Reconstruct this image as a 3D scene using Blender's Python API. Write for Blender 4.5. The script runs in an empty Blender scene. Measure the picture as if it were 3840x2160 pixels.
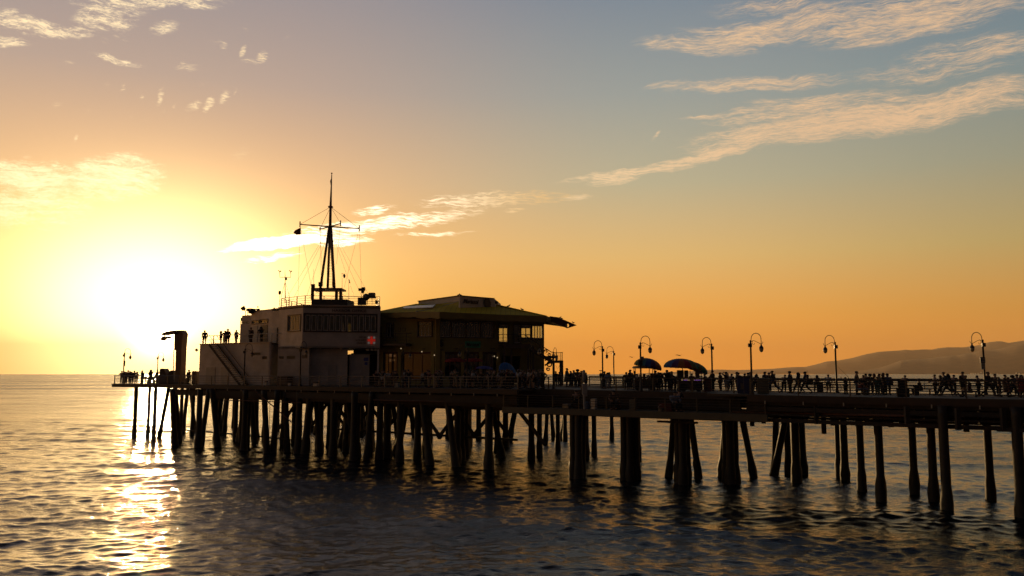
SUN_E=4.5
HAZE=2.7e-5
HG=0.0
import bpy, bmesh, math, random
import numpy as np
from mathutils import Vector, Matrix
R = math.radians
scene = bpy.context.scene
col = scene.collection
rnd = random.Random(7)

# ------------------------------------------------------------------ camera
F = 3093.0                      # focal length in photo pixels (3840 wide)
HC = 8.4                        # camera height above the water
PITCH = math.atan(321 / F)
DECK = HC - 1.45                # top of the pier deck
cam_d = bpy.data.cameras.new('camera'); cam = bpy.data.objects.new('camera', cam_d); col.objects.link(cam)
cam.location = (0, 0, HC); cam.rotation_euler = (math.pi / 2 + PITCH, 0, 0)
cam_d.sensor_width = 36; cam_d.lens = F * 36 / 3840; cam_d.clip_start = 0.1; cam_d.clip_end = 90000
scene.camera = cam

def ray(px, py):
    c = Vector((px - 1920, F, 1080 - py))
    return Matrix.Rotation(PITCH, 3, 'X') @ c
def azel(px, py):
    d = ray(px, py).normalized()
    return math.atan2(d.x, d.y), math.asin(d.z)
def at(px, Y, z=None):
    """ground point seen in column px at distance Y"""
    d = ray(px, 1401)
    return Vector((d.x / d.y * Y, Y, DECK if z is None else z))
def zat(py, Y, px=1920):
    d = ray(px, py)
    return HC + d.z / d.y * Y
def xat(px, py, Y):
    d = ray(px, py)
    return d.x / d.y * Y
def P(px, py, Y):
    d = ray(px, py)
    return Vector((d.x / d.y * Y, Y, HC + d.z / d.y * Y))

# ------------------------------------------------------------------ node helpers
class NT:
    def __init__(s, tree): s.t = tree; s.n = tree.nodes; s.l = tree.links
    def new(s, typ, ins=None, **kw):
        n = s.n.new(typ)
        for k, v in kw.items(): setattr(n, k, v)
        for k, v in (ins or {}).items(): s.set(n, k, v)
        return n
    def set(s, n, k, v):
        i = n.inputs[k]
        if isinstance(v, bpy.types.NodeSocket): s.l.new(v, i)
        elif isinstance(v, bpy.types.Node): s.l.new(v.outputs[0], i)
        else: i.default_value = v
    def m(s, op, a, b=0.0, c=None, clamp=False):
        n = s.new('ShaderNodeMath', {0: a, 1: b}, operation=op, use_clamp=clamp)
        if c is not None: s.set(n, 2, c)
        return n.outputs[0]
    def vm(s, op, a, b=None, out=0):
        n = s.new('ShaderNodeVectorMath', {0: a}, operation=op)
        if b is not None: s.set(n, 1, b)
        return n.outputs[out]
    def mix(s, f, a, b, mode='MIX'):
        n = s.new('ShaderNodeMix', data_type='RGBA', blend_type=mode)
        s.set(n, 0, f); s.set(n, 6, a); s.set(n, 7, b)
        return n.outputs[2]
    def ramp(s, f, stops, interp='LINEAR'):
        n = s.new('ShaderNodeValToRGB', {0: f}); cr = n.color_ramp; cr.interpolation = interp
        while len(cr.elements) < len(stops): cr.elements.new(0.5)
        for e, (p, c) in zip(cr.elements, stops):
            e.position = p; e.color = (*c, 1) if len(c) == 3 else c
        return n.outputs[0]
    def sstep(s, x, a, b, o0=0.0, o1=1.0):
        n = s.new('ShaderNodeMapRange', {0: x, 1: a, 2: b, 3: o0, 4: o1}, interpolation_type='SMOOTHSTEP')
        return n.outputs[0]

def lin(r, g, b):
    f = lambda c: (c / 255 / 12.92) if c / 255 <= 0.04045 else ((c / 255 + 0.055) / 1.055) ** 2.4
    return (f(r), f(g), f(b))

# ------------------------------------------------------------------ sun and sky
SUN_AZ, SUN_EL = azel(592, 1238)
sun_dir = Vector((math.sin(SUN_AZ) * math.cos(SUN_EL), math.cos(SUN_AZ) * math.cos(SUN_EL), math.sin(SUN_EL)))
sd = bpy.data.lights.new('sun', 'SUN'); sd.energy = SUN_E; sd.angle = R(0.55); sd.color = (1.0, 0.62, 0.26)
so = bpy.data.objects.new('sun', sd); col.objects.link(so)
so.rotation_euler = (-sun_dir).to_track_quat('-Z', 'Y').to_euler(); so.location = (-60, 130, 60)

world = bpy.data.worlds.new('World'); scene.world = world; world.use_nodes = True
w = NT(world.node_tree); w.n.clear()
tc = w.new('ShaderNodeTexCoord').outputs['Generated']
D = w.vm('NORMALIZE', tc)
sep = w.new('ShaderNodeSeparateXYZ', {0: D})
dx, dy, dz = sep.outputs
az = w.m('ARCTAN2', dx, dy); el = w.m('ARCSINE', dz)
elp = w.m('MAXIMUM', el, 0.0)
# the physical sky
sky = w.new('ShaderNodeTexSky', sky_type='NISHITA', sun_disc=False)
sky.sun_elevation = SUN_EL; sky.sun_rotation = SUN_AZ; sky.air_density = 1.0; sky.dust_density = 2.0; sky.ozone_density = 3.0
nish = w.vm('SCALE', sky.outputs[0]); w.n[-1].inputs['Scale'].default_value = 0.10
# evening air: warm band low down, cool above, by elevation
eln = w.m('DIVIDE', elp, R(60), clamp=True)
def band(stops): return w.ramp(eln, [(e / 60, lin(*c)) for e, c in stops])
away = band([(0, (246,150,44)), (1.5, (232,146,46)), (4, (206,146,62)), (8, (172,155,100)), (13, (140,146,128)), (19, (110,134,142)), (27, (84,110,134)), (40, (42,56,76)), (60, (22,30,44))])
mid = band([(0, (278,172,46)), (1.5, (274,172,50)), (4, (256,178,74)), (8, (230,188,116)), (13, (186,178,146)), (19, (150,158,154)), (27, (108,128,148)), (40, (46,58,76)), (60, (24,32,44))])
near = band([(0, (255,190,70)), (1.5, (255,190,76)), (4, (255,192,88)), (8, (250,192,116)), (13, (218,178,136)), (19, (174,157,148)), (27, (138,138,148)), (40, (52,58,72)), (60, (26,32,42))])
daz = w.m('ABSOLUTE', w.m('SUBTRACT', az, SUN_AZ))
daz = w.m('MINIMUM', daz, w.m('SUBTRACT', 2 * math.pi, daz))
c1 = w.mix(w.sstep(daz, R(6), R(34)), near, mid)
c2 = w.mix(w.sstep(daz, R(30), R(64)), c1, away)
back = band([(0, (46,35,31)), (8, (48,38,35)), (20, (34,33,38)), (40, (28,31,40)), (60, (24,28,38))])
c3 = w.mix(w.sstep(daz, R(70), R(125)), c2, back)
base = w.mix(0.94, nish, c3)
base = w.vm('MULTIPLY', base, (1.12, 1.10, 1.08))
# aureole round the sun
cosg = w.vm('DOT_PRODUCT', D, tuple(sun_dir), out='Value')
ang = w.m('ARCCOSINE', w.m('MINIMUM', cosg, 1.0))
elw = w.m('SUBTRACT', el, SUN_EL + R(0.3))
angw = w.m('SQRT', w.m('ADD', w.m('POWER', w.m('DIVIDE', daz, 1.32), 2.0), w.m('MULTIPLY', elw, elw)))
g1 = w.m('EXPONENT', w.m('MULTIPLY', w.m('POWER', w.m('DIVIDE', angw, R(5.7)), 2.0), -1.0))
g2 = w.m('EXPONENT', w.m('MULTIPLY', w.m('DIVIDE', angw, R(4.9)), -1.0))
g3 = w.m('EXPONENT', w.m('MULTIPLY', w.m('POWER', w.m('DIVIDE', ang, R(1.2)), 2.0), -1.0))
def addc(a, f, c):
    v = w.new('ShaderNodeVectorMath', {0: tuple(c), 3: f}, operation='SCALE').outputs[0]
    return w.vm('ADD', a, v)
skyc = addc(base, g1, (4.4, 3.3, 1.7))
skyc = addc(skyc, g2, (2.1, 1.1, 0.22))
skyc = addc(skyc, g3, (14, 10, 6))

# cirrus: streaks laid out in azimuth / elevation, broken up by stretched noise
cv = w.new('ShaderNodeCombineXYZ', {0: az, 1: el, 2: 0.0}).outputs[0]
def noise(vec, scale, detail=6, rough=0.6, dist=0.0, rot=0.0, stretch=(1, 1, 1), out=0):
    mp = w.new('ShaderNodeMapping', {0: vec, 2: (0, 0, -rot), 3: stretch}, vector_type='POINT')
    return w.new('ShaderNodeTexNoise', {'Vector': mp.outputs[0], 'Scale': scale, 'Detail': detail, 'Roughness': rough, 'Distortion': dist}).outputs[out]
warp = w.vm('SUBTRACT', noise(cv, 9, 4, 0.6, out=1), (0.5, 0.5, 0.5))
wn = w.new('ShaderNodeVectorMath', {0: warp, 3: 0.03}, operation='SCALE').outputs[0]
cvw = w.vm('ADD', cv, wn)
def after(vec, prev):
    # keeps the evaluation of the cloud groups in sequence
    k = w.m('MULTIPLY', prev, 1e-7)
    c = w.new('ShaderNodeCombineXYZ', {0: k, 1: k, 2: k}).outputs[0]
    return w.vm('ADD', vec, c)
def streaks(lst, vec):
    out = None
    for (x0, y0, x1, y1, wd, st) in lst:
        a0, e0 = azel(x0, y0); a1, e1 = azel(x1, y1)
        L = math.hypot(a1 - a0, e1 - e0) / 2; th = math.atan2(e1 - e0, a1 - a0)
        mp = w.new('ShaderNodeMapping', {0: vec, 1: ((a0 + a1) / 2, (e0 + e1) / 2, 0), 2: (0, 0, th), 3: (L, wd / F, 1)}, vector_type='TEXTURE')
        ln = w.vm('DOT_PRODUCT', mp.outputs[0], mp.outputs[0], out='Value')
        g = w.m('MULTIPLY', w.m('SUBTRACT', 1.0, ln, clamp=True), st)
        out = g if out is None else w.m('MAXIMUM', out, g)
    return out
right = streaks([
    (2420, 160, 3420, 20, 62, .95), (2350, 150, 2900, 180, 40, .8), (2950, 150, 3900, -10, 75, .95), (3000, 60, 4100, -40, 60, .7), (2600, 40, 3300, -60, 45, .55),
    (3300, 250, 4100, 120, 62, .6), (3380, 215, 4000, 175, 40, .45),
    (2450, 330, 3300, 275, 36, .75), (2380, 325, 2620, 312, 16, .5), (3100, 290, 3900, 235, 45, .5),
    (2480, 560, 4200, 255, 70, 1.3), (2560, 470, 3500, 330, 48, .8), (3000, 440, 4100, 330, 42, .9), (2520, 445, 2900, 425, 12, .8), (2750, 400, 3300, 350, 22, .7),
    (2040, 690, 2900, 540, 24, 1.1), (2280, 650, 3050, 500, 24, 1.2), (2180, 690, 2420, 650, 20, .9),
    (2080, 745, 2240, 730, 14, .6), (2440, 520, 2480, 480, 8, .5),
], cvw)
nr = noise(cvw, 17, 10, 0.7, 0.1, rot=R(12), stretch=(1, 8, 1))
nr2 = noise(cvw, 80, 8, 0.7, 0.15, rot=R(27), stretch=(1, 8, 1))
dr = w.m('ADD', w.m('MULTIPLY', right, 0.8), w.m('MULTIPLY', w.m('SUBTRACT', nr, 0.5), 2.7))
dr = w.m('ADD', dr, w.m('MULTIPLY', w.m('SUBTRACT', nr2, 0.5), 2.4))
dr = w.m('MULTIPLY', w.sstep(dr, -0.12, 1.35), w.sstep(right, 0.0, 0.5))
cvw = after(cvw, dr)
low = streaks([
    (800, 938, 1330, 890, 24, 1.9), (1000, 905, 1900, 770, 36, .85), (1500, 760, 2250, 725, 34, .75), (880, 985, 1150, 955, 18, .8), (1440, 890, 1800, 870, 10, .8),
    (1150, 920, 1420, 900, 22, .9), (1300, 800, 1500, 780, 22, .6), (1350, 830, 1800, 800, 24, .7), (1880, 795, 1980, 785, 12, .7), (1250, 880, 1500, 860, 14, .6), (1180, 900, 1420, 915, 12, .7),
], cvw)
nl = noise(cvw, 60, 9, 0.7, 0.2, rot=R(7), stretch=(1, 8, 1))
dl = w.m('ADD', low, w.m('MULTIPLY', w.m('SUBTRACT', nl, 0.5), 4.2))
dl = w.m('MULTIPLY', w.sstep(dl, 0.1, 1.3), w.sstep(low, 0.0, 0.45))
cvw = after(cvw, dl)
left = streaks([
    (-80, 55, 330, 120, 36, 1.1), (200, 100, 420, 125, 26, .8), (-100, 130, 140, 155, 22, 1.0), (260, 60, 580, 40, 62, 1.0), (200, -20, 900, 0, 32, .9), (600, 10, 860, 20, 18, .8), (-60, 30, 110, 36, 20, .7),
    (330, 190, 560, 245, 15, 1.0), (560, 115, 680, 90, 30, .7), (420, 80, 500, 150, 34, .45), (-100, 640, 380, 690, 80, 1.3), (180, 700, 640, 640, 95, 1.5), (-150, 760, 400, 790, 90, 1.0), (60, 580, 120, 640, 20, .5),
    (340, 700, 560, 720, 40, .9), (-100, 600, 180, 620, 30, .8),
], cvw)
nlf = noise(cvw, 26, 9, 0.7, 0.3, rot=R(-6), stretch=(1, 4.5, 1))
nlf2 = noise(cvw, 150, 8, 0.66, 0.8, rot=R(-14), stretch=(1, 4, 1))
dlf = w.m('ADD', w.m('MULTIPLY', left, 0.62), w.m('MULTIPLY', w.m('SUBTRACT', nlf, 0.5), 3.0))
dlf = w.m('ADD', dlf, w.m('MULTIPLY', w.m('SUBTRACT', nlf2, 0.5), 2.2))
dlf = w.m('MULTIPLY', w.sstep(dlf, 0.0, 1.35), w.sstep(left, 0.0, 0.7))
cvw = after(cvw, dlf)
wisp = streaks([
    (900, 235, 915, 165, 14, 1.2), (960, 240, 1010, 185, 26, 1.15), (890, 240, 1000, 235, 14, .8), (820, 200, 850, 160, 18, .7), (770, 170, 860, 160, 14, .5),
    (640, 250, 760, 265, 16, .7), (680, 260, 690, 220, 14, .6), (575, 400, 615, 320, 14, 1.1), (690, 415, 760, 385, 17, 1.0), (760, 425, 800, 360, 18, 1.2), (810, 400, 860, 345, 20, .9),
    (870, 370, 895, 340, 8, .7), (455, 345, 475, 300, 9, .8), (640, 410, 660, 385, 9, .6), (515, 375, 530, 345, 9, .6), (180, 395, 240, 385, 14, .6), (280, 530, 292, 490, 9, .9), (90, 560, 110, 590, 20, .6),
    (485, 450, 495, 425, 8, .5), (600, 430, 620, 400, 7, .5), (740, 330, 775, 325, 9, .5), (220, 230, 300, 225, 8, .6), (850, 590, 960, 545, 30, .5), (330, 420, 345, 400, 9, .5), (895, 130, 930, 90, 22, .4),
    (400, 130, 420, 170, 18, .5), (430, 135, 470, 125, 14, .6), (150, 510, 190, 520, 9, .4), (390, 320, 430, 300, 16, .45), (1060, 145, 1085, 125, 10, .4), (1080, 300, 1140, 300, 10, .35),
], cvw)
nw = noise(cvw, 90, 8, 0.7, 0.5, rot=R(68), stretch=(1, 6, 1))
dw = w.m('ADD', wisp, w.m('MULTIPLY', w.m('SUBTRACT', nw, 0.5), 4.5))
dw = w.m('MULTIPLY', w.sstep(dw, 0.2, 2.0), w.sstep(wisp, 0.0, 0.8))
cloudn = w.sstep(ang, R(4), R(48), 1.0, 0.0)
ccol = w.mix(cloudn, (*lin(236,196,154), 1), (1.5, 1.1, 0.6, 1))
def over(bg, dens, k, c):
    return w.mix(w.m('MULTIPLY', dens, k), bg, c)
skyc = over(skyc, dr, 0.95, ccol)
skyc = over(skyc, dlf, 0.8, w.mix(cloudn, (*lin(225,190,150), 1), (1.9, 1.5, 0.85, 1)))
skyc = over(skyc, dw, 0.8, w.mix(cloudn, (*lin(230,195,150), 1), (1.5, 1.15, 0.65, 1)))
skyc = over(skyc, dl, 0.85, w.mix(w.sstep(ang, R(10), R(27)), (3.4, 3.0, 2.2, 1), (*lin(250,205,140), 1)))
bg = w.new('ShaderNodeBackground', {0: skyc, 1: 1.0})
w.l.new(bg.outputs[0], w.new('ShaderNodeOutputWorld').inputs[0])
world.cycles.sampling_method = 'MANUAL'; world.cycles.sample_map_resolution = 1024

scene.view_settings.view_transform = 'Standard'; scene.view_settings.look = 'None'
scene.view_settings.exposure = 0; scene.view_settings.gamma = 1
scene.cycles.use_denoising = True
scene.cycles.max_bounces = 6; scene.cycles.volume_bounces = 1; scene.cycles.transparent_max_bounces = 12
scene.cycles.sample_clamp_indirect = 6

# ------------------------------------------------------------------ water
def tagk(o, kind, label=None):
    o['kind'] = kind
    if label: o['label'] = label
    return o
def make_water():
    NX = 900
    ys = np.concatenate([np.linspace(-40, 30, 50)[:-1], 30 * (1.0028 ** np.arange(575))])
    ys = np.concatenate([ys, ys[-1] * (1.0065 ** np.arange(1, 420))])
    ys = np.concatenate([ys, np.geomspace(ys[-1] * 1.02, 12500, 120)])
    s = np.linspace(-1, 1, NX)
    Y = np.repeat(ys[:, None], NX, 1)
    half = np.abs(Y) * 0.80 + 14
    X = s[None, :] * half
    dyr = np.gradient(ys)[:, None] * np.ones_like(X); dxr = 2 * half / NX
    cell = np.maximum(dyr, dxr)
    Z = np.zeros_like(X); GX = X.copy(); GY = Y.copy()
    g = np.random.RandomState(11)
    lams = np.concatenate([np.geomspace(0.45, 1.3, 36), np.geomspace(1.3, 3, 24), np.geomspace(3, 16, 20)])
    for lam in lams:
        k = 2 * math.pi / lam
        th = math.radians(-100 + g.normal() * (40 if lam < 3 else 24))
        slope = 0.0225 if lam < 1.3 else (0.0145 if lam < 3 else 0.0105)
        a = slope * math.sqrt(2) / k
        ph = g.rand() * 6.283
        fade = np.clip((lam / cell - 3.0) / 3.0, 0, 1)
        arg = k * (math.cos(th) * X + math.sin(th) * Y) + ph
        sn = np.sin(arg); cs = np.cos(arg)
        # patches where the small waves are stronger or weaker
        Z += a * fade * cs
        GX -= 0.8 * a * fade * math.cos(th) * sn; GY -= 0.8 * a * fade * math.sin(th) * sn
    n = X.size
    co = np.stack([GX.ravel(), GY.ravel(), Z.ravel()], 1).astype(np.float32)
    ny = len(ys)
    idx = np.arange(n).reshape(ny, NX)
    q = np.stack([idx[:-1, :-1], idx[:-1, 1:], idx[1:, 1:], idx[1:, :-1]], -1).reshape(-1, 4).astype(np.int32)
    me = bpy.data.meshes.new('water')
    me.vertices.add(n); me.vertices.foreach_set('co', co.ravel())
    me.loops.add(q.size); me.loops.foreach_set('vertex_index', q.ravel())
    me.polygons.add(len(q)); me.polygons.foreach_set('loop_start', np.arange(0, q.size, 4, dtype=np.int32))
    me.polygons.foreach_set('use_smooth', np.ones(len(q), dtype=bool))
    me.update(); me.validate()
    o = bpy.data.objects.new('water', me); col.objects.link(o); tagk(o, 'structure')
    m = bpy.data.materials.new('sea_water'); m.use_nodes = True; t = NT(m.node_tree)
    b = t.n['Principled BSDF']
    b.inputs['Base Color'].default_value = (0.006, 0.010, 0.014, 1); b.inputs['Roughness'].default_value = 0.03; b.inputs['IOR'].default_value = 1.333
    pos = t.new('ShaderNodeNewGeometry').outputs['Position']
    cd = t.new('ShaderNodeCameraData').outputs['View Distance']
    def nz(sc, rot, st, det, ro=0.55):
        mp = t.new('ShaderNodeMapping', {0: pos, 2: (0, 0, rot), 3: st})
        return t.new('ShaderNodeTexNoise', {'Vector': mp, 'Scale': sc, 'Detail': det, 'Roughness': ro}).outputs[0]
    n1 = nz(5.5, 0.15, (0.5, 1, 1), 4, 0.6)
    n2 = nz(0.75, 0.1, (0.45, 1, 1), 5, 0.6)
    n3 = nz(0.13, 0.1, (0.35, 1, 1), 5, 0.6)
    patch = t.sstep(nz(0.045, 0.4, (0.5, 1, 1), 2), 0.35, 0.65, 0.45, 1.35)
    h = t.m('MULTIPLY', t.m('MULTIPLY', t.m('SUBTRACT', n1, 0.5), 0.055), patch)
    ypos = t.new('ShaderNodeSeparateXYZ', {0: pos}).outputs[1]
    lg = t.m('LOGARITHM', t.m('MAXIMUM', ypos, 10.0), 10.0)
    rg = t.new('ShaderNodeMapRange', {0: lg, 1: 1.7, 2: 2.65, 3: 0.02, 4: 0.26}).outputs[0]
    t.set(b, 'Roughness', t.m('MULTIPLY', rg, t.sstep(nz(0.02, 0.3, (0.3, 1, 1), 3), 0.3, 0.7, 0.8, 1.15)))
    far1 = t.sstep(t.new('ShaderNodeSeparateXYZ', {0: pos}).outputs[1], 45, 160)
    far2 = t.sstep(t.new('ShaderNodeSeparateXYZ', {0: pos}).outputs[1], 200, 900)
    h = t.m('ADD', h, t.m('MULTIPLY', t.m('MULTIPLY', n2, far1), 0.42))
    h = t.m('ADD', h, t.m('MULTIPLY', t.m('MULTIPLY', n3, far2), 2.0))
    bp = t.new('ShaderNodeBump', {'Strength': 1.0, 'Distance': 1.0, 'Height': h})
    t.l.new(bp.outputs[0], b.inputs['Normal'])
    me.materials.append(m)
    return o
water = make_water()

# ------------------------------------------------------------------ haze
if HAZE:
    bm = bmesh.new(); bmesh.ops.create_cube(bm, size=1)
    me = bpy.data.meshes.new('haze'); bm.to_mesh(me)
    hz = bpy.data.objects.new('haze', me); col.objects.link(hz)
    hz.scale = (84000, 37000, 1300); hz.location = (0, 18000, 1300 / 2 - 2.0)
    hm = bpy.data.materials.new('sea_haze'); hm.use_nodes = True; t = NT(hm.node_tree); t.n.clear()
    pv = t.new('ShaderNodeVolumePrincipled', {'Color': (1.0, 0.80, 0.55, 1), 'Density': HAZE, 'Anisotropy': HG})
    t.l.new(pv.outputs[0], t.new('ShaderNodeOutputMaterial').inputs['Volume'])
    me.materials.append(hm); tagk(hz, 'stuff', 'pale warm evening haze over the sea')
    hm.cycles.homogeneous_volume = True if hasattr(hm.cycles, 'homogeneous_volume') else True

# ------------------------------------------------------------------ mesh helpers
def W(o):
    """world position of a chain of unrotated parents"""
    v = Vector((0, 0, 0))
    while o is not None: v = v + o.location; o = o.parent
    return v
class MB:
    def __init__(s): s.bm = bmesh.new()
    def _v(s, pts): return [s.bm.verts.new(p) for p in pts]
    def box(s, c, size, rz=0.0, rot=None):
        M = rot if rot is not None else Matrix.Rotation(rz, 3, 'Z')
        c = Vector(c); h = Vector(size) / 2
        vs = [s.bm.verts.new(c + M @ Vector((x * h.x, y * h.y, z * h.z))) for x in (-1, 1) for y in (-1, 1) for z in (-1, 1)]
        for f in ((0, 1, 3, 2), (4, 6, 7, 5), (0, 4, 5, 1), (2, 3, 7, 6), (0, 2, 6, 4), (1, 5, 7, 3)):
            s.bm.faces.new([vs[i] for i in f])
        return s
    def bar(s, a, b, w, h=None):
        """rectangular bar from a to b, w wide sideways and h high"""
        a = Vector(a); b = Vector(b); h = w if h is None else h
        d = (b - a); L = d.length
        if L < 1e-6: return s
        x = d / L; up = Vector((0, 0, 1)) if abs(x.z) < 0.95 else Vector((1, 0, 0))
        y = up.cross(x).normalized(); z = x.cross(y)
        return s.box((a + b) / 2, (L, w, h), rot=Matrix((x, y, z)).transposed())
    def tube(s, pts, r, n=8, caps=True):
        pts = [Vector(p) for p in pts]
        rr = r if isinstance(r, (list, tuple)) else [r] * len(pts)
        rings = []; prev = None
        for i, p in enumerate(pts):
            d = (pts[min(i + 1, len(pts) - 1)] - pts[max(i - 1, 0)])
            if d.length < 1e-7: d = Vector((0, 0, 1))
            d.normalize()
            if prev is None:
                u = d.orthogonal().normalized()
            else:
                u = (prev - d * prev.dot(d))
                u = u.normalized() if u.length > 1e-6 else d.orthogonal().normalized()
            prev = u; v = d.cross(u)
            rings.append([s.bm.verts.new(p + (u * math.cos(t) + v * math.sin(t)) * rr[i]) for t in [2 * math.pi * k / n for k in range(n)]])
        for A, B in zip(rings, rings[1:]):
            for k in range(n): s.bm.faces.new((A[k], A[(k + 1) % n], B[(k + 1) % n], B[k]))
        if caps:
            s.bm.faces.new(rings[0][::-1]); s.bm.faces.new(rings[-1])
        return s
    def lathe(s, prof, c=(0, 0, 0), n=16):
        c = Vector(c); rings = []
        for r, z in prof:
            rings.append([s.bm.verts.new(c + Vector((max(r, 1e-4) * math.cos(t), max(r, 1e-4) * math.sin(t), z))) for t in [2 * math.pi * k / n for k in range(n)]])
        for A, B in zip(rings, rings[1:]):
            for k in range(n): s.bm.faces.new((A[k], A[(k + 1) % n], B[(k + 1) % n], B[k]))
        s.bm.faces.new(rings[0][::-1]); s.bm.faces.new(rings[-1])
        return s
    def ball(s, c, r, n=10, m=6):
        r = Vector((r, r, r)) if not hasattr(r, '__len__') else Vector(r)
        c = Vector(c); bm2 = bmesh.new(); bmesh.ops.create_uvsphere(bm2, u_segments=n, v_segments=m, radius=1)
        mp = {}
        for v in bm2.verts: mp[v] = s.bm.verts.new(c + Vector((v.co.x * r.x, v.co.y * r.y, v.co.z * r.z)))
        for f in bm2.faces: s.bm.faces.new([mp[v] for v in f.verts])
        bm2.free(); return s
    def prism(s, poly, z0, z1):
        """vertical prism on a ground outline; z0, z1 numbers or lists"""
        n = len(poly)
        Z0 = z0 if hasattr(z0, '__len__') else [z0] * n; Z1 = z1 if hasattr(z1, '__len__') else [z1] * n
        A = [s.bm.verts.new((p[0], p[1], Z0[i])) for i, p in enumerate(poly)]
        B = [s.bm.verts.new((p[0], p[1], Z1[i])) for i, p in enumerate(poly)]
        for i in range(n): s.bm.faces.new((A[i], A[(i + 1) % n], B[(i + 1) % n], B[i]))
        s.bm.faces.new(A[::-1]); s.bm.faces.new(B); return s
    def quad(s, *p):
        s.bm.faces.new(s._v(p)); return s
    def plate(s, poly3, th):
        """flat polygon in 3-D given real thickness th (vector)"""
        th = Vector(th); A = s._v([Vector(p) for p in poly3]); B = s._v([Vector(p) + th for p in poly3]); n = len(A)
        for i in range(n): s.bm.faces.new((A[i], A[(i + 1) % n], B[(i + 1) % n], B[i]))
        s.bm.faces.new(A[::-1]); s.bm.faces.new(B); return s
    def build(s, name, mat, parent=None, smooth=False, bevel=0):
        if bevel:
            bmesh.ops.bevel(s.bm, geom=s.bm.edges[:], offset=bevel, segments=1, affect='EDGES')
        bmesh.ops.recalc_face_normals(s.bm, faces=s.bm.faces)
        me = bpy.data.meshes.new(name)
        if smooth:
            for f in s.bm.faces: f.smooth = True
        off = W(parent)
        if off.length > 0: bmesh.ops.translate(s.bm, vec=-off, verts=s.bm.verts)
        s.bm.to_mesh(me); s.bm.free()
        if mat is not None: me.materials.append(mat)
        o = bpy.data.objects.new(name, me); col.objects.link(o)
        if parent is not None: o.parent = parent
        return o
def tag(o, label=None, cat=None, group=None, kind=None):
    if label: o['label'] = label
    if cat: o['category'] = cat
    if group: o['group'] = group
    if kind: o['kind'] = kind
    return o
def thing(name, label, cat, loc, group=None):
    o = bpy.data.objects.new(name, None); col.objects.link(o); o.location = loc; o.empty_display_size = 0.3
    return tag(o, label, cat, group)
def copy_tree(o, parent=None):
    c = o.copy(); col.objects.link(c)
    c.parent = parent
    for ch in [x for x in o.children]: copy_tree(ch, c)
    return c

# ------------------------------------------------------------------ materials
MATS = {}
def mat(name, c, rough=0.6, var=0.25, scale=3.0, bump=0.0, metal=0.0, c2=None, lines=None, spec=None, emit=None, es=0.0):
    if name in MATS: return MATS[name]
    m = bpy.data.materials.new(name); m.use_nodes = True; t = NT(m.node_tree); b = t.n['Principled BSDF']
    co = t.new('ShaderNodeTexCoord').outputs['Object']
    n = t.new('ShaderNodeTexNoise', {'Vector': co, 'Scale': scale, 'Detail': 6, 'Roughness': 0.6}).outputs[0]
    n2 = t.new('ShaderNodeTexNoise', {'Vector': co, 'Scale': scale * 0.23, 'Detail': 3}).outputs[0]
    dark = tuple(x * (1 - var) for x in c) if c2 is None else c2
    f = t.sstep(t.m('ADD', t.m('MULTIPLY', n, 0.6), t.m('MULTIPLY', n2, 0.4)), 0.35, 0.65)
    colr = t.mix(f, (*dark, 1), (*c, 1))
    hgt = t.m('MULTIPLY', n, bump)
    if lines:
        axis, period, depth = lines
        sp = t.new('ShaderNodeSeparateXYZ', {0: co}).outputs[axis]
        fr = t.m('FRACT', t.m('DIVIDE', sp, period))
        g = t.sstep(fr, 0.0, 0.12)
        colr = t.mix(g, (*[x * 0.45 for x in dark], 1), colr)
        hgt = t.m('ADD', hgt, t.m('MULTIPLY', g, depth))
    t.set(b, 'Base Color', colr)
    t.set(b, 'Roughness', t.m('ADD', rough - 0.08, t.m('MULTIPLY', n, 0.16)))
    b.inputs['Metallic'].default_value = metal
    if spec is not None: b.inputs['Specular IOR Level'].default_value = spec
    if bump or lines:
        bp = t.new('ShaderNodeBump', {'Strength': 0.8, 'Distance': 1.0, 'Height': hgt}); t.l.new(bp.outputs[0], b.inputs['Normal'])
    if emit:
        b.inputs['Emission Color'].default_value = (*emit, 1); b.inputs['Emission Strength'].default_value = es
    MATS[name] = m; return m
def glass(name, tint=(0.7, 0.75, 0.75), clear=0.75):
    if name in MATS: return MATS[name]
    m = bpy.data.materials.new(name); m.use_nodes = True; t = NT(m.node_tree); t.n.clear()
    tr = t.new('ShaderNodeBsdfTransparent', {0: (*tint, 1)}); gl = t.new('ShaderNodeBsdfGlossy', {'Color': (1, 1, 1, 1), 'Roughness': 0.03})
    fr = t.new('ShaderNodeFresnel', {'IOR': 1.5}).outputs[0]
    mx = t.new('ShaderNodeMixShader', {0: t.m('ADD', fr, 1 - clear, clamp=True), 1: tr.outputs[0], 2: gl.outputs[0]})
    t.l.new(mx.outputs[0], t.new('ShaderNodeOutputMaterial').inputs[0])
    MATS[name] = m; return m
WOOD = mat('weathered_timber', (0.04, 0.027, 0.018), 0.8, 0.5, 2.5, 0.01)
PILE = mat('tarred_pile', (0.026, 0.018, 0.013), 0.6, 0.55, 4, 0.03)
BARN = mat('barnacle_crust', (0.05, 0.05, 0.042), 0.75, 0.5, 14, 0.08)
PLANK = mat('deck_planks', (0.07, 0.05, 0.035), 0.75, 0.4, 2, 0.005, lines=(0, 0.2, 0.01))
CONC = mat('platform_concrete', (0.10, 0.085, 0.055), 0.8, 0.3, 1.5, 0.01)
FASC = mat('painted_edge_beam', (0.05, 0.03, 0.018), 0.75, 0.4, 1.5, 0.01)
RAILM = mat('painted_steel_rail', (0.04, 0.033, 0.026), 0.45, 0.35, 6, 0.0)
RAILW = mat('pale_painted_rail', (0.5, 0.47, 0.42), 0.5, 0.3, 6, 0.0)
IRON = mat('dark_iron', (0.035, 0.03, 0.028), 0.45, 0.3, 8, 0.0)
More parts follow.
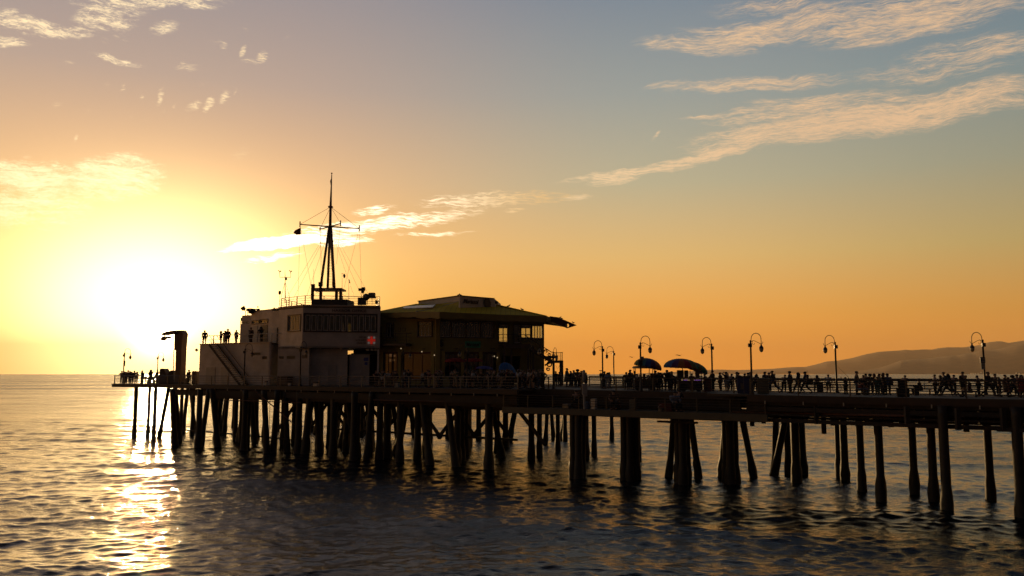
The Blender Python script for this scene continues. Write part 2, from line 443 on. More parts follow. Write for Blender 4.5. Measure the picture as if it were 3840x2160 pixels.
SIDING = mat('white_painted_siding', (0.60, 0.53, 0.46), 0.6, 0.34, 0.8, 0.004, lines=(2, 0.16, 0.012))
PLASTER = mat('painted_plaster_wall', (0.58, 0.51, 0.44), 0.7, 0.28, 0.8, 0.004)
TRIMD = mat('dark_window_trim', (0.07, 0.045, 0.035), 0.5, 0.3, 4)
TRIMW = mat('white_window_frame', (0.6, 0.56, 0.5), 0.5, 0.15, 4)
ROOFT = mat('tar_roof', (0.08, 0.07, 0.06), 0.85, 0.3, 2)
OLIVE = mat('olive_stucco', (0.26, 0.215, 0.07), 0.75, 0.22, 1.0, 0.006)
YROOF = mat('yellow_sheet_roof', (0.54, 0.39, 0.02), 0.85, 0.2, 1.0, 0.0, lines=(0, 0.55, 0.02), spec=0.08)
REDDK = mat('maroon_woodwork', (0.10, 0.02, 0.015), 0.6, 0.4, 3)
BLACKM = mat('black_rubber', (0.012, 0.012, 0.013), 0.5, 0.2, 8)
PANE = glass('window_glass', clear=0.98); PANED = glass('dim_window_glass', (0.5, 0.47, 0.42), 0.96)
def H(X): # how far the deck lies below the camera
    t = min(1.0, max(0.0, X / 25.0)); return 1.33 + 0.17 * t * t * (3 - 2 * t)
def zd(X): return HC - H(X)
SL = 0.75
def on(px, I, dz=0.0):
    """point on the deck in column px on the line Y = I - 0.75 X parallel to the pier's edge"""
    d = ray(px, 1401); k = d.x / d.y; Y = I / (1 + SL * k)
    return Vector((k * Y, Y, zd(k * Y) + dz))
def LX(X, I, dz=0.0): return Vector((X, I - SL * X, zd(X) + dz))
AX = Vector((0.8, -0.6, 0)); PX = Vector((0.6, 0.8, 0))   # along and across the pier
AXA = math.atan2(-0.6, 0.8)
NEAR = 71.1

# ------------------------------------------------------------------ the pier
pier = thing('pier', 'long timber pier on dark piles standing in the sea', 'pier', LX(0, NEAR, -0.05))
XL = -53.5; XS0, XS1, XR = 0.5, 16.6, 60.0; SB = 74.6
FARB, FARP = 108.0, 86.0
def strip(X0, X1, I0, I1, th, name, m, parent, n=24, top=0.0):
    mb = MB()
    xs = [X0 + (X1 - X0) * i / n for i in range(n + 1)]
    rows = []
    for X in xs:
        # cross line runs square to the pier
        a = Vector((X, I0 - SL * X, 0)); t = (I1 - I0) * 0.8
        b = a + PX * t
        z = zd(X) + top
        rows.append([mb.bm.verts.new((a.x, a.y, z)), mb.bm.verts.new((b.x, b.y, z)), mb.bm.verts.new((b.x, b.y, z - th)), mb.bm.verts.new((a.x, a.y, z - th))])
    for A, B in zip(rows, rows[1:]):
        for k in range(4): mb.bm.faces.new((A[k], B[k], B[(k + 1) % 4], A[(k + 1) % 4]))
    mb.bm.faces.new(rows[0]); mb.bm.faces.new(rows[-1][::-1])
    return mb.build(name, m, parent)
strip(XL, XS0, NEAR + 0.15, FARB, 0.16, 'deck', PLANK, pier)
strip(XS0 + 0.002, XS1 + .5, SB, FARP, 0.16, 'deck', PLANK, pier)
strip(XS1 - 2.4, XR, NEAR + 0.15, FARP, 0.16, 'deck', PLANK, pier, top=-0.008)
def beam(pts, w, h, name, m, parent, side=0):
    mb = MB()
    for a, b in zip(pts, pts[1:]): mb.bar(a, b, w, h)
    return mb.build(name, m, parent)
def line(X0, X1, I, dz, n=10): return [LX(X0 + (X1 - X0) * i / n, I, dz) for i in range(n + 1)]
beam(line(XL, XS0, NEAR, -0.24), 0.22, 0.42, 'edge_beam', FASC, pier)
beam(line(XS0, XS1, SB - .1, -0.24), 0.22, 0.42, 'edge_beam', FASC, pier)
beam(line(XS1, XR, NEAR, -0.26), 0.22, 0.46, 'edge_beam', FASC, pier)
beam([LX(XL, NEAR, -0.24), LX(XL, NEAR, -0.24) + PX * 29], 0.22, 0.42, 'edge_beam', FASC, pier)
# longitudinal stringers
for I in (71.5, 75.5, 80.0, 86.0, 92.0, 99.0):
    beam(line(-41.5, XS0, I, -0.95), 0.3, 0.7, 'stringer', WOOD, pier)
    beam(line(-36.0 + rnd.uniform(-1, 1), XS0, I + 0.4, -1.42), 0.3, 0.34, 'stringer', WOOD, pier)
for I, dz, h in ((75.0, -0.85, .8), (80.5, -0.8, .5), (84.5, -0.8, .6), (76.0, -1.6, .72), (82.5, -1.5, .5), (79.0, -2.1, .3)):
    beam(line(XS0, XS1 + .5, I, dz), 0.3, h, 'stringer', WOOD, pier)
for I, dz, h in ((71.4, -0.60, .26), (71.3, -0.96, .30), (71.5, -1.36, .12), (71.4, -1.74, .26), (75.5, -0.70, .3), (75.5, -1.26, .16), (76.5, -1.72, .16), (79.5, -0.8, .3), (79.5, -1.5, .2), (84.8, -0.65, .4), (84.8, -1.25, .3), (84.8, -1.78, .16)):
    beam(line(XS1, XR, I, dz), 0.24, h, 'stringer', WOOD, pier)
# bolts along the edge beam
X = XL + 13
while X < XR:
    if not XS0 < X < XS1:
        MB().box(LX(X, NEAR - 0.16, -0.52), (0.07, 0.05, 0.22), AXA).build('bolt_plate', mat('galvanised_bolt', (0.4, 0.36, 0.3), 0.5, 0.2, 8), pier)
    X += 1.9 + 0.3 * math.sin(X * 3)

def pile_mesh(top, bot, r, seed):
    g = random.Random(seed); mb = MB(); N = 12
    top = Vector(top); bot = Vector(bot); d = bot - top
    # below the water too
    low = bot + d.normalized() * 1.6
    ax = (low - top); L = ax.length; x = ax / L; u = x.orthogonal().normalized(); v = x.cross(u)
    rings = []; M = 15
    for i in range(M + 1):
        t = i / M; p = top + ax * t
        hz = p.z
        sw = 1.0 + 0.06 * t
        if hz < 1.5: sw += 0.34 * min(1, (1.5 - hz) / 0.6) * g.uniform(0.75, 1.1)
        rings.append([mb.bm.verts.new(p + (u * math.cos(a) + v * math.sin(a)) * r * sw * (1 + (g.uniform(-.1, .1) if hz < 1.6 else g.uniform(-.02, .02)))) for a in [2 * math.pi * k / N for k in range(N)]])
    for A, B in zip(rings, rings[1:]):
        for k in range(N): mb.bm.faces.new((A[k], A[(k + 1) % N], B[(k + 1) % N], B[k]))
    mb.bm.faces.new(rings[0][::-1]); mb.bm.faces.new(rings[-1])
    return mb
npile = [0]
def pile(x, yb, r, xt=None, parent=None, drop=0.45, yt_I=None, name='pile'):
    """pile that meets the water at photo point (x, yb); leans so that its head is over column xt"""
    Y = HC * F / (yb - 1401) * 1.0
    b = at(x, Y, 0.0)
    # exact column of the water point
    b.x = xat(x, yb, Y)
    if xt is None: t = Vector((b.x, b.y, 0))
    else: t = Vector((xat(xt, 1480, Y), Y, 0))
    t.z = zd(t.x) - drop
    npile[0] += 1
    o = pile_mesh(t, b, r, npile[0]).build(name, PILE, parent, smooth=True)
    return o
for (x, yb, r, xt) in [
    (2905, 1763, .26, 2912), (2902, 1772, .27, 2962), (2987, 1802, .31, None), (3014, 1768, .27, 3000), (2958, 1768, .25, 2945),
    (3148, 1782, .26, None), (3170, 1795, .28, None), (3232, 1830, .26, None), (3304, 1862, .27, None), (3430, 1836, .26, None),
    (3503, 1866, .27, None), (3553, 1910, .28, None), (3716, 1858, .26, None), (3833, 1934, .30, None),
    (3905, 1880, .27, None), (4010, 1990, .3, None), (4150, 1930, .3, None), (2092, 1690, .24, None), (2023, 1706, .27, None), (1993, 1716, .3, None), (2199, 1712, .25, None), (2228, 1704, .25, None),
    (2294, 1641, .25, None), (2075, 1640, .25, 2060), (2108, 1643, .26, 2128), (2119, 1650, .25, None), (2045, 1660, .24, 2056),
    (503, 1638, .25, None), (554, 1634, .22, None), (576, 1646, .25, None), (597, 1636, .24, 632), (655, 1664, .3, 645), (672, 1652, .3, 655),
    (677, 1618, .24, None), (686, 1616, .25, 704), (731, 1613, .25, 713), (743, 1674, .32, None), (754, 1668, .27, 783), (720, 1628, .24, None),
    (818, 1674, .30, 795), (830, 1622, .25, 814), (841, 1625, .25, 856), (812, 1660, .26, 806), (882, 1645, .26, None), (903, 1652, .26, None), (914, 1682, .3, None), (926, 1660, .25, 940),
    (963, 1640, .26, 958), (992, 1650, .25, None), (1001, 1692, .30, 990), (1024, 1690, .28, 1040), (1078, 1690, .28, 1070), (1117, 1694, .33, None), (1100, 1660, .25, None),
    (1172, 1612, .27, 1150), (1201, 1690, .26, 1180), (1232, 1672, .24, None), (1254, 1700, .26, None), (1296, 1690, .27, 1306), (1325, 1722, .31, None), (1357, 1630, .24, None), (1385, 1650, .24, 1372), (1375, 1720, .27, 1395), (1420, 1705, .26, None)]:
    pile(x, yb, r, xt, pier)
# rows under the wide head of the pier
g = random.Random(5)
for I, step, ph in ((72.0, 2.9, 0), (75.2, 3.6, 1.5), (79.0, 3.4, .4), (83.5, 3.8, 2.0), (89.0, 4.0, 1.0), (96.0, 4.6, 2.4), (103, 4.4, 0.2)):
    X = -22.0 + ph if I < 90 else -26 + ph
    while X < 1.0:
        b = LX(X + g.uniform(-.5, .5), I); b.z = 0
        lean = g.choice([0, 0, 0, 0, 1.6, -1.6]) if I > 73 else g.choice([0, 0, 0.7, -1.2])
        t = b + AX * lean; t.z = zd(t.x) - 0.5
        npile[0] += 1
        if not (I < 80 and X > -2.2 and X < 0): pile_mesh(t, b, g.uniform(.28, .38), npile[0]).build('pile', PILE, pier, smooth=True)
        X += step + g.uniform(-.6, .6)
for I, X0, X1, step in ((79, -38, -25, 3.4), (88, -41, -26, 3.6), (98, -43, -27, 3.9)):
    X = X0
    while X < X1:
        b = LX(X + g.uniform(-.6, .6), I); b.z = 0; t = b + AX * g.choice([0, 0, 1.3, -1.3]); t.z = zd(t.x) - .3; npile[0] += 1
        pile_mesh(t, b, g.uniform(.25, .32), npile[0]).build('pile', PILE, pier, smooth=True); X += step
# diagonal timbers and walers between the rows
for k in range(16):
    X = -24 + k * 1.62; I = [75.4, 83.8, 79.4][k % 3]; a = LX(X, I); b = LX(X + 2.6 * (1 if k % 2 else -1), I)
    a.z = zd(a.x) - 1.6; b.z = 2.2
    MB().bar(a, b, .16, .32).build('diagonal_brace', WOOD, pier)
for I in (75.4, 83.8, 96.4): beam(line(-26, XS0, I, -1.85), .25, .35, 'stringer', WOOD, pier)
beam(line(-20, XS0, 79.3, -4.9), .2, .22, 'stringer', WOOD, pier)
# low braces and pipes between the piles
for (a, b, r) in [((686, 1612), (990, 1638), .10), ((990, 1640), (1120, 1652), .09), ((500, 1512), (700, 1516), .06), ((600, 1565), (660, 1560), .06)]:
    Y1 = HC * F / (a[1] - 1401) * 0.93 if a[1] > 1600 else 104; Y2 = HC * F / (b[1] - 1401) * 0.93 if b[1] > 1600 else 101
    if a[1] < 1600: continue
    MB().tube([P(a[0], a[1], Y1), P(b[0], b[1], Y2)], r, 8).build('brace', WOOD, pier)
for (a, b, Y1, Y2, r) in [((955, 1464), (1104, 1592), 89, 86, .06), ((840, 1500), (1130, 1510), 93, 87.6, .05), ((1400, 1500), (1900, 1512), 80.5, 72.5, .07), ((2745, 1545), (3400, 1560), 61, 52, .08)]:
    MB().tube([P(*a, Y1), P(*b, Y2)], r, 8).build('pipe', mat('rusty_pipe', (0.12, 0.05, 0.025), 0.7, 0.4, 4), pier)
# pile caps under the walkway
for (x, yb, w) in ((3170, 1795, 2.4), (3232, 1830, 1.3), (3304, 1862, 1.6), (3430, 1836, 2.2), (3503, 1866, 1.4), (3716, 1858, 3.0), (3833, 1934, 2.0), (2987, 1802, 2.2), (2912, 1765, 2.6)):
    Y = HC * F / (yb - 1401); c = Vector((xat(x, yb, Y), Y, 0)); c.z = zd(c.x) - 1.78
    MB().box(c, (w, 0.5, 0.22), AXA).build('pile_cap', WOOD, pier)
    MB().box(c + PX * 1.2 + Vector((0, 0, 0.1)), (w * 0.7, 0.4, 0.2), AXA).build('pile_cap', WOOD, pier)
for (x, y0, y1, Y) in ((2818, 1500, 1598, 60.5), (3087, 1540, 1627, 58), (3020, 1540, 1582, 60), (2862, 1540, 1588, 62), (3338, 1530, 1602, 57), (3378, 1530, 1600, 58), (3620, 1540, 1620, 52), (3676, 1540, 1590, 53), (2935, 1520, 1590, 61), (3060, 1520, 1590, 56), (3120, 1520, 1596, 61), (3400, 1525, 1590, 51), (3470, 1525, 1605, 56), (3590, 1530, 1612, 50), (3760, 1530, 1612, 49), (3800, 1530, 1600, 53)):
    p = P(x, y0, Y); q = P(x, y1, Y); q.x = p.x
    MB().bar(p, q, 0.26, 0.26).build('hanging_post', WOOD, pier)

# ------------------------------------------------------------------ lower fishing platform
LPZ = HC - 2.86
plat = thing('fishing_platform', 'lower concrete fishing platform hung in front of the walkway', 'platform', Vector((XS0, NEAR - SL * XS0, LPZ)))
def LP(X, I, z): return Vector((X, I - SL * X, z))
mb = MB(); e0 = XS0 - 1.2; e1 = XS1 + 1.0
poly = [LP(e0, NEAR, 0), LP(e1, NEAR, 0), LP(e1, NEAR, 0) + PX * 3.4, LP(e0, NEAR, 0) + PX * 3.4]
mb.prism(poly, LPZ - 0.2, LPZ); mb.build('deck', CONC, plat)
MB().bar(LP(e0 - .1, NEAR - 0.15, LPZ - 0.22), LP(e1 + .1, NEAR - 0.15, LPZ - 0.22), 0.2, 0.5).build('edge_beam', CONC, plat)
for k in range(3):
    MB().bar(LP(e0, NEAR + 1.0 + 1.2 * k, LPZ - 0.38), LP(e1, NEAR + 1.0 + 1.2 * k, LPZ - 0.38), 0.3, 0.36).build('stringer', WOOD, plat)
for (x, yb, r, xt) in [
    (2508, 1785, .25, 2526), (2545, 1800, .28, None), (2563, 1808, .3, None), (2578, 1800, .27, None), (2620, 1785, .25, 2586), (2560, 1778, .26, None),
    (2724, 1800, .27, None), (2742, 1808, .3, None), (2758, 1806, .3, None), (2704, 1784, .27, 2722), (2826, 1784, .26, 2778), (2735, 1780, .26, None),
    (2150, 1784, .28, None), (2170, 1786, .3, None), (2182, 1775, .26, 2188), (2342, 1790, .28, None), (2364, 1792, .3, None), (2386, 1790, .28, None), (2375, 1770, .3, None), (2352, 1768, .28, None), (2394, 1718, .25, None)]:
    o = pile(x, yb, r, xt, plat, drop=1.75)
MB().box(P(2540, 1583, 63.0), (3.2, 0.4, 0.14), AXA).build('pile_cap', WOOD, plat)

# ------------------------------------------------------------------ railings
def railing(label, pts, rails, hgt, step, m, r=0.028, post=0.04, name='railing', zf=None, group='railings of the pier', topr=None):
    t = thing(name, label, 'railing', pts[0], group)
    for a, b in zip(pts, pts[1:]):
        n = max(1, round((b - a).length / step))
        for i in range(n + 1):
            if i == 0 and a is not pts[0]: continue
            p = a.lerp(b, i / n)
            MB().box(p + Vector((0, 0, hgt / 2)), (post * 2, post * 2, hgt), math.atan2(b.y - a.y, b.x - a.x)).build('post', m, t)
    for k in range(rails):
        h = hgt * (1 - k / rails * 0.94)
        MB().tube([p + Vector((0, 0, h)) for p in pts], (topr or r * 1.7) if k == 0 else r, 6).build('rail', m, t)
    return t
railing('dark steel railing with six rails on the near edge of the walkway, right half', line(XS1 + .2, XR, NEAR + 0.1, 0, 8), 6, 1.08, 2.9, RAILM)
railing('dark steel railing along the seaward far edge of the walkway', line(9, XR + 12, FARP - 0.4, 0, 8), 7, 1.08, 2.9, RAILM)
railing('thin pale railing along the near edge in front of the two buildings', line(XL + 13, XS0, NEAR + 0.1, 0, 8), 4, 1.05, 2.9, mat('dull_steel_rail', (0.16, 0.14, 0.12), 0.5, 0.3, 6), r=0.022)
railing('open railing round the sunlit outer tip of the pier', [LX(XL + .3, NEAR + 0.1) + PX * 14, LX(XL + .3, NEAR + 0.1), LX(XL + 12.7, NEAR + 0.1)], 5, 1.08, 2.6, RAILM)
railing('dark railing on the setback edge behind the lower fishing platform', line(XS0, XS1, SB, 0, 6), 5, 1.05, 2.6, RAILM, r=.02)
railing('dark railing along the edge of the lower fishing platform', [LP(e0, NEAR, LPZ), LP(e1, NEAR, LPZ)], 5, 1.05, 2.6, RAILM, r=.02)
railing('square cornered railing at the far side of the pier behind the white post', [on(2210, 96), on(2335, 96), on(2338, 90)], 5, 1.08, 2.6, RAILM)
# steps between walkway and platform
st = thing('platform_steps', 'dark steps with handrail leading down to the fishing platform', 'steps', LX(XS1 - 5, 77))
a = LX(XS1 - 3.0, 76.4); b = Vector((a.x + 3.6 * AX.x, a.y + 3.6 * AX.y, LPZ))
for k in range(8):
    p = a.lerp(b, (k + .5) / 8) ; MB().box(p + Vector((0, 0, -0.03)) - PX * 0.6, (0.46, 1.2, 0.05), AXA).build('tread', WOOD, st)
MB().bar(a + Vector((0, 0, -0.1)), b + Vector((0, 0, -0.1)), 0.06, 0.25).build('side_board', WOOD, st)
MB().tube([a + Vector((0, 0, 1)) - PX * 1.2, b + Vector((0, 0, 1)) - PX * 1.2], .03, 6).build('handrail', RAILM, st)

# ------------------------------------------------------------------ facade with real openings
def facade(A, B, z0, z1, holes, th, name, m, parent, back=None):
    """wall from A to B (ground points), holes = [(s0, s1, za, zb)] in metres along the wall; th = thickness going away from the camera"""
    A = Vector((A[0], A[1], 0)); B = Vector((B[0], B[1], 0)); d = (B - A); L = d.length; d /= L
    nrm = Vector((-d.y, d.x, 0))
    if nrm.y < 0: nrm = -nrm
    xs = sorted({0, L} | {min(max(h[i], 0), L) for h in holes for i in (0, 1)}); zs = sorted({z0, z1} | {h[i] for h in holes for i in (2, 3)})
    mb = MB(); cache = {}
    def V(x, z, k):
        key = (round(x, 4), round(z, 4), k)
        if key not in cache: cache[key] = mb.bm.verts.new(A + d * x + nrm * (th * k) + Vector((0, 0, z)))
        return cache[key]
    nx, nz = len(xs) - 1, len(zs) - 1
    solid = [[not any(h[0] - 1e-4 <= (xs[i] + xs[i + 1]) / 2 <= h[1] + 1e-4 and h[2] <= (zs[j] + zs[j + 1]) / 2 <= h[3] for h in holes) for j in range(nz)] for i in range(nx)]
    for i in range(nx):
        for j in range(nz):
            if not solid[i][j]: continue
            a, b, c, e = xs[i], xs[i + 1], zs[j], zs[j + 1]
            mb.bm.faces.new((V(a, c, 0), V(b, c, 0), V(b, e, 0), V(a, e, 0)))
            mb.bm.faces.new((V(a, c, 1), V(a, e, 1), V(b, e, 1), V(b, c, 1)))
            if i == 0 or not solid[i - 1][j]: mb.bm.faces.new((V(a, c, 0), V(a, e, 0), V(a, e, 1), V(a, c, 1)))
            if i == nx - 1 or not solid[i + 1][j]: mb.bm.faces.new((V(b, c, 0), V(b, c, 1), V(b, e, 1), V(b, e, 0)))
            if j == 0 or not solid[i][j - 1]: mb.bm.faces.new((V(a, c, 0), V(a, c, 1), V(b, c, 1), V(b, c, 0)))
            if j == nz - 1 or not solid[i][j + 1]: mb.bm.faces.new((V(a, e, 0), V(b, e, 0), V(b, e, 1), V(a, e, 1)))
    return mb.build(name, m, parent)
class Face:
    """a facade seen between photo columns xa and xb, at depths Ya and Yb"""
    def __init__(s, xa, Ya, xb, Yb):
        s.A = at(xa, Ya, 0); s.B = at(xb, Yb, 0); s.d = (s.B - s.A); s.L = s.d.length; s.d /= s.L
        s.n = Vector((s.d.y, -s.d.x, 0))
        if s.n.y > 0: s.n = -s.n           # towards the camera
    def s_of(s, px, py=1401):
        d = ray(px, py); k = d.x / d.y
        # A + t d, x = k y
        return (k * s.A.y - s.A.x) / (s.d.x - k * s.d.y)
    def pt(s, px, py, out=0.0):
        t = s.s_of(px, py); p = s.A + s.d * t
        z = zat2(px, py, p.y)
        return Vector((p.x, p.y, z)) + s.n * out
    def rect(s, x0, y0, x1, y1):
        a = s.pt(x0, y1); b = s.pt(x1, y1); c = s.pt(x0, y0); e = s.pt(x1, y0)
        ta = s.s_of(x0, y1); tb = s.s_of(x1, y1)
        return (ta, tb, (a.z + b.z) / 2, (c.z + e.z) / 2)
    def P3(s, t, z, out=0.0): 
        p = s.A + s.d * t + s.n * out; return Vector((p.x, p.y, z))
    def panel(s, mb, t0, t1, z0, z1, out=0.0, th=0.04):
        c = (s.P3(t0, (z0 + z1) / 2, out) + s.P3(t1, (z0 + z1) / 2, out)) / 2
        mb.box(c, (t1 - t0, th, z1 - z0), math.atan2(s.d.y, s.d.x)); return mb
def zat2(px, py, Y):
    d = ray(px, py); return HC + d.z / d.y * Y
def window(face, r, panes, parent, trim=TRIMW, wood=TRIMD, glassm=PANE, name='window', tw=0.07, border=0.12, rows=1, inset=0.12):
    t0, t1, z0, z1 = r
    mb = MB()
    face.panel(mb, t0 - border, t1 + border, z1, z1 + border, 0.04, 0.08); face.panel(mb, t0 - border, t1 + border, z0 - border, z0, 0.05, 0.1)
    face.panel(mb, t0 - border, t0, z0, z1, 0.04, 0.08); face.panel(mb, t1, t1 + border, z0, z1, 0.04, 0.08)
    f = mb.build(name, wood, parent)
    mb = MB(); w = (t1 - t0) / panes
    for i in range(panes + 1):
        c = t0 + w * i; a = max(t0, c - tw / 2); b = min(t1, c + tw / 2)
        face.panel(mb, a, b, z0 + tw, z1 - tw, -inset + .03, 0.06)
    face.panel(mb, t0, t1, z0, z0 + tw, -inset + .03, 0.062); face.panel(mb, t0, t1, z1 - tw, z1, -inset + .03, 0.062)
    for k in range(1, rows): 
        zz = z0 + (z1 - z0) * k / rows; face.panel(mb, t0 + .01, t1 - .01, zz - tw / 3, zz + tw / 3, -inset + .03, 0.05)
    mb.build('sash', trim, f)
    mb = MB(); face.panel(mb, t0 + .01, t1 - .01, z0 + .01, z1 - .01, -inset + .02, 0.012); mb.build('pane', glassm, f)
    return f
def text(name, body, face, px0, px1, pyb, hpx, m, parent, out=0.06, shear=0.0, depth=0.03, bold=0.0):
    cu = bpy.data.curves.new(name, 'FONT'); cu.body = body; cu.extrude = depth; cu.shear = shear; cu.offset = bold
    o = bpy.data.objects.new('tmp', cu); col.objects.link(o)
    dg = bpy.context.evaluated_depsgraph_get(); me = bpy.data.meshes.new_from_object(o.evaluated_get(dg)); bpy.data.objects.remove(o)
    co = np.empty(len(me.vertices) * 3, np.float32); me.vertices.foreach_get('co', co); co = co.reshape(-1, 3)
    a = face.pt(px0, pyb, out); b = face.pt(px1, pyb, out); w = (b - a).length; hh = (zat2(px0, pyb - hpx, a.y) - a.z)
    mn = co.min(0); mx = co.max(0)
    X = (co[:, 0] - mn[0]) / (mx[0] - mn[0]) * w; Z = (co[:, 1] - mn[1]) / (mx[1] - mn[1]) * hh; D = co[:, 2]
    off = W(parent)
    res = np.stack([a.x - off.x + face.d.x * X + face.n.x * D, a.y - off.y + face.d.y * X + face.n.y * D, a.z - off.z + Z], 1).astype(np.float32)
    me.vertices.foreach_set('co', res.ravel()); me.update(); me.materials.clear(); me.materials.append(m)
    me.name = name; r = bpy.data.objects.new(name, me); col.objects.link(r); r.parent = parent
    return r

# ------------------------------------------------------------------ harbor office
hb = thing('harbor_office', 'pale sided harbour office building with a glazed upper storey', 'building', at(1130, 93, zd(-20)))
ZD = HC - 1.33
fR = Face(1130, 92.0, 1421, 93.5)        # front of the upper storey
fL = Face(1040, 95.5, 1130, 92.0)        # left cant of the upper storey
ztop = zat(1148, 93.0); zband = zat(1305, 93.0)
strip_r = fR.rect(1137, 1175, 1415, 1246)
facade(fR.A, fR.B, zband, ztop, [strip_r], 0.25, 'wall', PLASTER, hb)
t0, t1, z0, z1 = strip_r
# window band: dark surround with twelve sashes
mb = MB(); n = 12; w = (t1 - t0 - 0.3) / n
wf = MB(); fR.panel(wf, t0, t1, z1 - 0.16, z1, -0.06, 0.1); fR.panel(wf, t0, t1, z0, z0 + 0.12, -0.02, 0.2); fR.panel(wf, t0, t0 + .15, z0 + .12, z1 - .16, -0.06, 0.1); fR.panel(wf, t1 - .15, t1, z0 + .12, z1 - .16, -0.06, 0.1)
for i in range(1, n): fR.panel(wf, t0 + .15 + w * i - .05, t0 + .15 + w * i + .05, z0 + .12, z1 - .16, -0.07, 0.08)
band_o = wf.build('window_surround', TRIMD, hb)
for i in range(n):
    a = t0 + .15 + w * i + .07; b = a + w - .14
    mb = MB(); za, zb = z0 + .17, z1 - .21
    fR.panel(mb, a, a + .06, za, zb, -.05, .06); fR.panel(mb, b - .06, b, za, zb, -.05, .06); fR.panel(mb, a + .06, b - .06, zb - .06, zb, -.05, .06); fR.panel(mb, a + .06, b - .06, za, za + .06, -.05, .06)
    wo = mb.build('window', TRIMW, hb)
    g_ = MB(); fR.panel(g_, a + .05, b - .05, za + .05, zb - .05, -.07, .012); g_.build('pane', PANED, wo)
# blinds and lit things behind the glass
mb = MB()
for i in (7,): fR.panel(mb, t0 + .3 + w * i, t0 + w * (i + .9), z0 + .15, z0 + 1.0, -.6, .3)
mb.build('lit_blind', mat('warm_lit_shade', (0.5, 0.35, 0.05), 0.8, 0.2, 2, emit=(1.0, 0.6, 0.1), es=0.10), hb)
mb = MB(); fR.panel(mb, t0 + .35 + w * 6, t0 + w * 6.7, z0 + .15, z0 + 1.0, -.6, .2); mb.build('lit_blind', mat('dim_lit_shade', (0.4, 0.32, 0.25), 0.8, 0.2, 2, emit=(1.0, 0.6, 0.35), es=0.07), hb)
wl = fL.rect(1080, 1183, 1126, 1240)
facade(fL.A, fL.B, zband, ztop, [wl], 0.25, 'wall', SIDING, hb)
window(fL, wl, 8, hb, tw=0.06, glassm=PANED)
# rest of the upper storey, hidden faces
bk = [at(1421, 93.5), at(1421, 93.5) + Vector((-1.9, 9.5, 0)), at(1040, 95.5) + Vector((0.5, 9.5, 0)), at(1040, 95.5)]
for a, b in zip(bk, bk[1:]):
    mb = MB(); mb.plate([(a.x, a.y, zband), (b.x, b.y, zband), (b.x, b.y, ztop), (a.x, a.y, ztop)], (0.06, 0.06, 0)); mb.build('wall', SIDING, hb)
roofp = [at(1040, 95.5), at(1130, 92.0), at(1421, 93.5), bk[1], bk[2]]
MB().prism([(p.x, p.y) for p in roofp], ztop - 0.25, ztop - 0.12).build('roof', ROOFT, hb)
MB().prism([(p.x, p.y) for p in roofp], zband + 0.01, zband + 0.2).build('soffit', PLASTER, hb)
# parapet lip
mb = MB()
for a, b in ((roofp[0], roofp[1]), (roofp[1], roofp[2])): mb.bar((a.x, a.y, ztop + .03), (b.x, b.y, ztop + .03), 0.34, 0.09)
mb.build('parapet_cap', PLASTER, hb)
text('lettering', 'HARBOR OFFICE', fR, 1246, 1374, 1169, 10, mat('brown_letters', (0.10, 0.06, 0.04), 0.6, 0.1), hb, bold=0.012)
for s_, x0, y_ in (('FIRST AID', 1347, 1267), ('WATER SAFETY', 1332, 1278), ('INFORMATION', 1337, 1289)):
    text('lettering', s_, fR, x0, 1373, y_, 5, MATS['brown_letters'], hb, bold=0.01)
# glowing red cross with four white discs
c = fR.pt(1393, 1276, 0.08); rz = math.atan2(fR.d.y, fR.d.x)
mb = MB(); mb.box(c, (.84, .08, .24), rz); mb.box(c + Vector((0, 0, .27)), (.24, .08, .3), rz); mb.box(c - Vector((0, 0, .27)), (.24, .08, .3), rz)
sg = mb.build('red_cross', mat('red_lit_cross', (0.5, 0.03, 0.02), 0.5, 0.1, 3, emit=(1.0, 0.04, 0.02), es=0.2), hb)
mb = MB()
for i in (-1, 1):
    for j in (-1, 1): mb.tube([c + fR.d * (.3 * i) + Vector((0, 0, .3 * j)) + fR.n * .02, c + fR.d * (.3 * i) + Vector((0, 0, .3 * j)) - fR.n * .02], .13, 12)
mb.build('white_disc', mat('pale_disc', (0.6, 0.55, 0.5), 0.6, 0.1, 3, emit=(0.9, 0.8, 0.7), es=0.07), hb)
# lower storey: shed, middle wall, gap under the overhang, small shed
fS = Face(1040, 93.4, 1158, 92.6); fM = Face(1158, 93.3, 1302, 93.6)
zs = zat(1298, 93)
vents = [fS.rect(1046, 1336, 1064, 1346), fS.rect(1075, 1335, 1106, 1346), fS.rect(1133, 1332, 1153, 1344)]
facade(fS.A, fS.B, ZD, zs, vents, .2, 'wall', SIDING, hb)
for v in vents:
    mb = MB()
    for k in range(5): fS.panel(mb, v[0], v[1], v[2] + (v[3] - v[2]) * (k + .1) / 5, v[2] + (v[3] - v[2]) * (k + .62) / 5, -.05, .05)
    mb.build('vent', TRIMD, hb)
facade(fM.A, fM.B, ZD, zs + 0.02, [], .2, 'wall', SIDING, hb)
mb = MB(); a = fS.A; mb.plate([(a.x, a.y, ZD), (a.x + .4, a.y + 6, ZD), (a.x + .4, a.y + 6, zs), (a.x, a.y, zs)], (.1, 0, 0)); mb.build('wall', SIDING, hb)
rp = [fS.A, fS.B, Vector((fM.A.x, fM.A.y, 0)), fM.B, fM.B + Vector((-1.5, 6, 0)), fS.A + Vector((.4, 6, 0))]
MB().prism([(p.x, p.y) for p in rp], zs - .3, zs - .1).build('roof', ROOFT, hb)
mb = MB(); d1 = fM.rect(1230, 1369, 1262, 1412); fM.panel(mb, d1[0], d1[1], ZD + .02, d1[3], .03, .05); mb.build('door', mat('painted_door', (0.36, 0.33, 0.29), 0.6, 0.15, 2), hb)
mb = MB(); fM.panel(mb, d1[1] - .25, d1[1] - .15, ZD + 1.0, ZD + 1.06, .09, .06); mb.build('door_handle', IRON, hb.children[-1])
